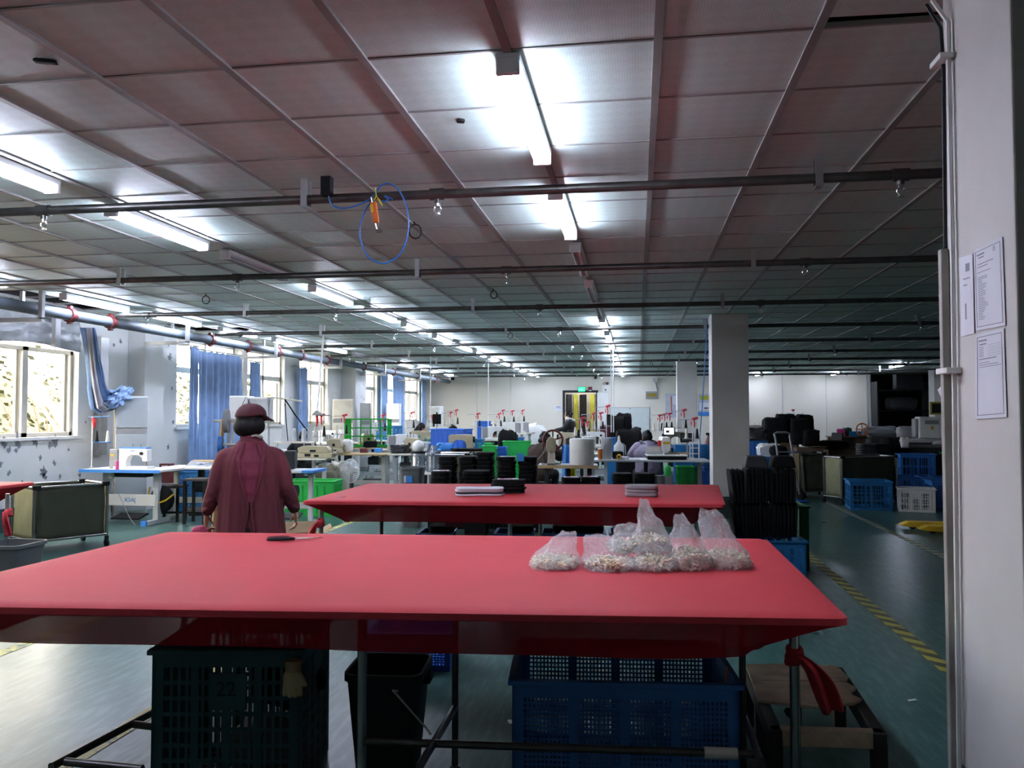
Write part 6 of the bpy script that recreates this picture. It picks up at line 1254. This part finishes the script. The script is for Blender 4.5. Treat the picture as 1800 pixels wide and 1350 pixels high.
fl = thing('table_lamp', 'small red flower-shaped lamp arm above the black heaps', 'lamp', T(1397, 20.5, .9)); MB().tube([(0, 0, 0), (.0, 0, .62), (-.03, 0, .68)], .008, 6).build('arm', 'grey', fl); MB().lathe([(.0, .68), (.05, .72), (.03, .74)], (-.03, 0, 0), 10).build('shade', 'ribbon', fl); fb = thing('desk_light', 'small white gooseneck light above the black heaps', 'lamp', T(1409, 20.5, .9)); MB().tube([(0, 0, 0), (0, 0, .62), (.05, 0, .65)], .008, 6).build('arm', 'grey', fb); MB().lathe([(.02, .64), (.05, .56)], (.05, 0, 0), 10).build('shade', 'white', fb); dup(wt, T(1403, 20.5, 0), 0, 'work table carrying the two small lamps behind the black heaps').scale = (1, 1, 1.19)
dup(wt, T(1330, 20.5, 0), 0, 'red-topped table behind the square pillar').scale = (1, 1, 1.25); o = MB().bb((-.3, -.22, 0), (.3, .22, .015)).build('red_mat', 'redpaint', smooth=False); o.location = T(1330, 20.5, .94); tag(o, 'red mat on the table behind the square pillar', 'mat'); put(smw, T(1328, 20.6, .957), R(20), 'grey sewing machine on the red mat behind the square pillar')
# blue and white crates in the aisle
pa, pb = T(1517, 12.75, 0), T(1575, 12.9, 0); crate('blue_crate', 'tall blue slatted crate in the dark aisle beside the white crate', 'crate', ((pa.x + pb.x) / 2 - .08, (pa.y + pb.y) / 2 + .32, 0), .62, .62, .45, 'blue_teal', 'slat', R(-6), 8, 3)
crate('white_crate', 'white slatted plastic crate on the floor of the dark aisle', 'crate', (T(1618, 12.6, 0) + Vector((0, .2, 0))), .52, .42, .36, 'white', 'slat', R(-14), 13, 3, plate=True)
for k, (x, d, l) in enumerate([(1602, 14.2, 'dark blue crate behind the white crate'), (1650, 14.0, 'dark blue crate behind the white crate, beside the near pillar edge'), (1668, 13.2, 'dark blue crate at the near pillar edge beside the white crate')]): crate('blue_crate', l, 'crate', T(x, d, 0), .6, .5, .44, 'blue_crate', 'slat', R(-5), 8, 3)
crate('blue_crate', 'blue crate raised behind the others under the cutting machine', 'crate', T(1610, 15.2, .0), .6, .4, .78, 'blue_crate', 'slat', R(-4), 8, 4)
pj = thing('pallet_jack', 'low yellow and black pallet jack forks on the dark floor', 'pallet jack', T(1655, 10.5, 0), R(-3))
for y, x0 in ((.22, -.45), (-.16, -.32)): MB().prism([(x0, .05), (x0 + .12, .03), (.75, .03), (.75, .1), (x0 + .1, .1)], y - .08, y + .08, 'y').build('fork', 'yellow', pj, smooth=False, bev=.006); MB().cyl((x0 + .16, y - .05, .035), (x0 + .16, y + .05, .035), .035).build('roller', 'rubber', pj)
MB().bb((.7, -.26, .03), (.95, .32, .4)).build('body', 'yellow', pj, smooth=False, bev=.03); MB().tube([(.85, .03, .4), (1.0, .03, 1.1)], .02, 8).tube([(1.0, -.12, 1.1), (1.0, .18, 1.1)], .018, 8).build('handle', 'black', pj); MB().cyl((.86, -.02, .08), (.86, .08, .08), .08).build('steer_wheel', 'rubber', pj)
# cutting machine
cm = thing('cutting_machine', 'long grey automatic cutting machine with green strip in the dark half', 'machine', T(1655, 16.6, 0), R(-3))
MB().bb((-.8, -.9, .12), (2.6, .9, .72)).build('base', 'black', cm, smooth=False, bev=.02); MB().bb((-.85, -.95, .72), (2.6, .95, .86)).build('bed', 'darkgrey', cm, smooth=False, bev=.02); MB().bb((-.85, -.97, .88), (2.6, -.93, .93)).build('rail', 'steel', cm, smooth=False); MB().bb((-.3, -.96, .75), (.1, -.945, .79)).build('green_strip', 'green_bright', cm, smooth=False); MB().bb((-.8, .3, .86), (2.6, .95, 1.0)).build('cover', 'grey', cm, smooth=False, bev=.02); MB().bb((-.8, -.2, .93), (2.6, .3, 1.02)).build('gantry', 'lightgrey', cm, smooth=False, bev=.02)
for x in (-.7, 2.4): MB().bb((x - .05, -.7, 0), (x + .05, .7, .12)).build('foot', 'black', cm, smooth=False)
wu = thing('cutter_head', 'white rounded machine head with grey window on the cutting machine', 'machine', T(1630, 16.6, 1.022), R(-3)); MB().bb((-.19, -.15, 0), (.21, .2, .44)).build('housing', 'white', wu, smooth=False, bev=.03); MB().bb((-.25, -.1, .02), (-.19, .18, .4)).build('side_cover', 'grey', wu, smooth=False, bev=.02); MB().bb((-.08, -.154, .29), (.18, -.149, .37)).build('window', 'grey', wu, smooth=False, bev=.01); MB().bb((.03, -.154, .18), (.08, -.15, .25)).build('warning_sticker', 'yellow', wu, smooth=False)
lump('plastic_bundle', 'grey plastic bundle lying on the cutting machine before its white head', 'bundle', T(1598, 17.0, 1.022), (.46, .3, .24), 'grey', 0, 3); lump('plastic_bundle', 'pale plastic film heap on the cutting machine at the near pillar edge', 'bundle', T(1665, 15.9, .862), (.5, .3, .13), 'lightgrey', 0, 7); 
for x, z0, n, l in [(1524, .55, 9, 'beside the canvas cart top'), (1548, .5, 10, 'next to the cutting machine')]:
    t_ = low_crate('dark box under the fabric stack ' + l, x, 15.6, .44, .4, z0 - .004, 'black'); vert_stack(x, 15.6, z0, n, .36, .34, .045, R(2), 'dark fabric piece in the stack ' + l, 'fabric stack ' + l, 'darkgrey' if x < 1530 else 'blackcloth')
lump('white_cloth', 'white cloth hanging at the corner of the cutting machine', 'cloth', T(1590, 15.8, .862), (.16, .14, .2), 'white', 0, 6, .3); lump('dark_chair_cover', 'dark hooded shape of covered goods beside the cutting machine', 'bundle', T(1570, 16.0, 0), (.5, .5, 1.05), 'blackcloth', 0, 9); lump('dark_goods', 'dark covered goods standing in front of the dark doorway', 'bundle', T(1550, 24, 0), (1.0, .8, 1.15), 'darkgrey', 0, 11); lump('dark_goods', 'large pale sack on the shelf in the dark doorway', 'bundle', T(1584, 27.0, 1.655), (.9, .6, .42), 'darkgrey', 0, 13)
sh = thing('shelf_rack', 'dark storage rack in the unlit doorway', 'rack', T(1585, 27.1, 0), 0)
for x in (-.8, .8): MB().bb((x - .03, -.35, 0), (x + .03, .35, 2.6)).build('upright', 'black', sh, smooth=False)
for z in (.5, 1.62, 2.3): MB().bb((-.8, -.35, z), (.8, .35, z + .03)).build('shelf', 'black', sh, smooth=False)
for x in (1585, 1606): o = MB().bb((-.22, -.2, 0), (.22, .2, .55)).build('carton', 'darkgrey', smooth=False, bev=.01); o.location = T(x, 27.1, 2.335); tag(o, 'grey carton on the top shelf of the dark rack, %s' % ('first from the doorway edge' if x < 1590 else 'second from the doorway edge'), 'box')
o = MB().bb((-.35, -.02, 0), (.35, .02, .4)).build('picture_frame', 'sign_gold', smooth=False); p = PY(1656, 729, 26.975); o.location = p; tag(o, 'dark framed picture on the pale pillar behind the cutting machine', 'picture'); MB().bb((-.3, -.025, .05), (.3, -.02, .35)).build('image', 'black', o, smooth=False)
fe = thing('fire_extinguisher', 'red fire extinguisher between the teal bin and the square pillar', 'extinguisher', T(1246, 16, .55)); MB().lathe([(.07, 0), (.075, .02), (.075, .4), (.03, .5), (.025, .55)], n=16).build('cylinder', 'redpaint', fe); MB().bb((-.05, -.01, .55), (.03, .01, .6)).build('valve', 'black', fe, smooth=False); low_crate('black crate under the fire extinguisher', 1246, 16, .2, .3, .546)
# ---------------------------------------------------------------- papers, cables and conduit on the near pillar
def paper(label, pts, lines, frame=True):
    q = [PX(x, y, 1.077) for x, y in pts]; t = tag(MB().add([*q, *[v + Vector((-.0012, 0, 0)) for v in q]], [(0, 1, 2, 3), (7, 6, 5, 4), (0, 4, 5, 1), (1, 5, 6, 2), (2, 6, 7, 3), (3, 7, 4, 0)]).build('notice_paper', 'paper', smooth=False), label, 'paper')
    def at(u, v): return q[0].lerp(q[1], u).lerp(q[3].lerp(q[2], u), v) + Vector((-.0022, 0, 0))
    def ln(mb, u0, v0, u1, v1): a, b, c, d = at(u0, v0), at(u1, v0), at(u1, v1), at(u0, v1); mb.add([a, b, c, d], [(0, 1, 2, 3)])
    mb = MB()
    for (u0, v0, u1, v1) in lines: ln(mb, u0, v0, u1, v1)
    mb.build('printed_text', 'ink', t, smooth=False)
    if frame:
        mb = MB()
        for a in ((.06, .04, .94, .046), (.06, .954, .94, .96), (.06, .04, .075, .96), (.925, .04, .94, .96)): ln(mb, *a)
        mb.build('printed_frame', 'inkdark', t, smooth=False)
    return t
random.seed(2)
L1_ = [(.12, .08, .4, .1), (.18, .12, .38, .135), (.15, .2, .7, .21), (.15, .235, .5, .245), (.12, .3, .6, .308)] + [(.14, .36 + .022 * k, .28 + .2 * random.random(), .368 + .022 * k) for k in range(24)] + [(.7 + .02 * k, .06, .71 + .02 * k, .12) for k in range(4)]
paper('upper framed printed notice on the near white pillar', [(1712, 440), (1762, 416), (1768, 572), (1716, 582)], L1_)
paper('lower framed printed notice with torn corner on the near white pillar', [(1716, 588), (1765, 577), (1770, 733), (1716, 737)], [(.12, .08, .42, .1), (.15, .125, .4, .14), (.14, .3, .75, .312), (.14, .345, .5, .352), (.14, .37, .8, .378), (.14, .395, .9, .402)] + [(.45, .15 + .025 * k, .92, .153 + .025 * k) for k in range(6)] + [(.14, .16 + .022 * k, .3, .168 + .022 * k) for k in range(6)])
paper('unframed pale notice at the far edge of the near white pillar', [(1686, 454), (1710, 446), (1713, 586), (1690, 592)], [(.3, .28, .8, .295), (.3, .36, .6, .375), (.5, .1, .8, .2), (.4, .6, .5, .8)], False)
mb = MB(); q = [P(x, y, 3.12) for x, y in [(1658, 684), (1670, 672), (1682, 668), (1684, 718), (1676, 712), (1666, 700)]]; mb.add([*q, *[v + Vector((.02, .12, 0)) for v in q]], [tuple(range(6)), tuple(range(6, 12))[::-1]] + [(i, (i + 1) % 6, (i + 1) % 6 + 6, i + 6) for i in range(6)]); tag(mb.build('paper_bundle', 'paper', smooth=False), 'folded white papers stuck behind the conduit of the near pillar', 'paper')
o = MB().bb((1.052, 3.03, 0), (1.0785, 3.062, 2.08)).build('cable_trunking', 'dirtyconduit', smooth=False, bev=.004); tag(o, 'grimy plastic cable trunking up the edge of the near pillar', 'trunking')
tag(MB().tube([(1.02, 3.03, 2.95), (1.055, 3.0, 2.85), (1.062, 3.0, 2.7), (1.06, 3.01, 2.08)], .007, 6).build('cable', 'darkgrey'), 'dark cable running down the near pillar into the trunking', 'cable'); tag(MB().tube([(1.03, 3.0, 2.95), (1.065, 2.96, 2.85), (1.066, 2.965, 2.0), (1.066, 2.985, 1.0), (1.066, 3.0, .05)], .008, 6).build('cable', 'white'), 'white cable running down the near pillar beside the trunking', 'cable')
for z, l in [(2.72, 'upper'), (1.64, 'lower')]: tag(MB().bb((1.03, 2.94, z), (1.08, 3.04, z + .02)).build('cable_clip', 'white', smooth=False, bev=.003), l + ' white cable clip on the near pillar', 'clip')
# air hose with the orange blow gun on the first pipe, cable loops under the ceiling
hz = thing('air_hose', 'coiled blue air hose tied to the first sprinkler pipe', 'hose', (0, 0, 0)); hp = [PY(x, y, 4.735) for x, y in [(577, 328), (578, 345), (584, 360), (600, 366), (625, 362), (650, 350), (662, 335), (672, 325), (684, 323), (700, 333), (712, 355), (718, 385), (716, 415), (706, 442), (692, 456), (674, 463), (655, 458), (642, 444), (634, 420), (633, 398), (640, 375), (650, 358), (660, 352), (675, 354), (682, 350), (676, 345), (690, 350)]]
def smooth_pts(ps, n=6):
    out = []
    for i in range(len(ps) - 1):
        p0, p1, p2, p3 = ps[max(i - 1, 0)], ps[i], ps[i + 1], ps[min(i + 2, len(ps) - 1)]
        for k in range(n): t = k / n; out.append(.5 * ((2 * p1) + (p2 - p0) * t + (2 * p0 - 5 * p1 + 4 * p2 - p3) * t * t + (3 * p1 - p0 - 3 * p2 + p3) * t ** 3))
    return out + [ps[-1]]
MB().tube(smooth_pts(hp), .005, 8).build('hose_tube', 'hose', hz); MB().tube([PY(x, y, 4.72) for x, y in [(660, 330), (661, 345), (668, 352), (672, 362), (664, 350), (655, 358), (662, 342)]], .004, 6).build('yellow_tie', 'rubberband', hz)
bg_ = thing('blow_gun', 'orange air blow gun hanging from the coiled blue hose', 'air gun', PY(658, 368, 4.715)); bg_.rotation_euler = (0, R(-8), 0); MB().bb((-.02, -.015, -.08), (.02, .015, .045)).build('grip', 'orange', bg_, smooth=False, bev=.01); MB().bb((-.018, -.017, -.02), (.0, -.0145, .03)).build('label', 'yellow', bg_, smooth=False); MB().bb((-.005, -.02, -.09), (.022, .0, -.03)).build('lever', 'orange', bg_, smooth=False, bev=.006); MB().cyl((0, 0, .045), (-.005, 0, .075), .009).build('fitting', 'chrome', bg_); MB().cyl((.005, 0, -.08), (.01, 0, -.13), .013).box((.012, 0, -.135), (.035, .025, .02)).build('nozzle', 'chrome', bg_)
tag(MB().bb((-1.9, 4.70, 2.84), (-1.84, 4.76, 2.955)).build('hose_clamp', 'black', smooth=False), 'black clamp with hose end on the first sprinkler pipe', 'clamp')
for x, y, r, l in [(730, 407, .055, 'beside the coiled blue hose'), (868, 518, .045, 'between the second and third pipes'), (897, 590, .05, 'behind the fourth pipe'), (362, 527, .05, 'over the window benches'), (1145, 640, .05, 'far off over the door')]:
    p = G(x, y, H - .08); tag(MB().tube([p + Vector((r * math.sin(k * .5236) * .8, r * .3 * math.sin(k * .5236), r * math.cos(k * .5236))) for k in range(12)], .006, 6, closed=True).tube([p + Vector((0, 0, r)), p + Vector((-.02, .02, .08))], .006, 6).build('cable_loop', 'black'), 'black cable loop under the ceiling ' + l, 'cable')
for x, y in [(80, 106), (810, 211)]: p = G(x, y, H - .004); lump('ceiling_debris', ['dark torn bit hanging from the ceiling over the window side', 'small dark chip on the ceiling before the first light'][x > 500], 'debris', p - Vector((0, 0, .012)), (.09 if x < 500 else .04, .04, .014), 'black', .4, 2)
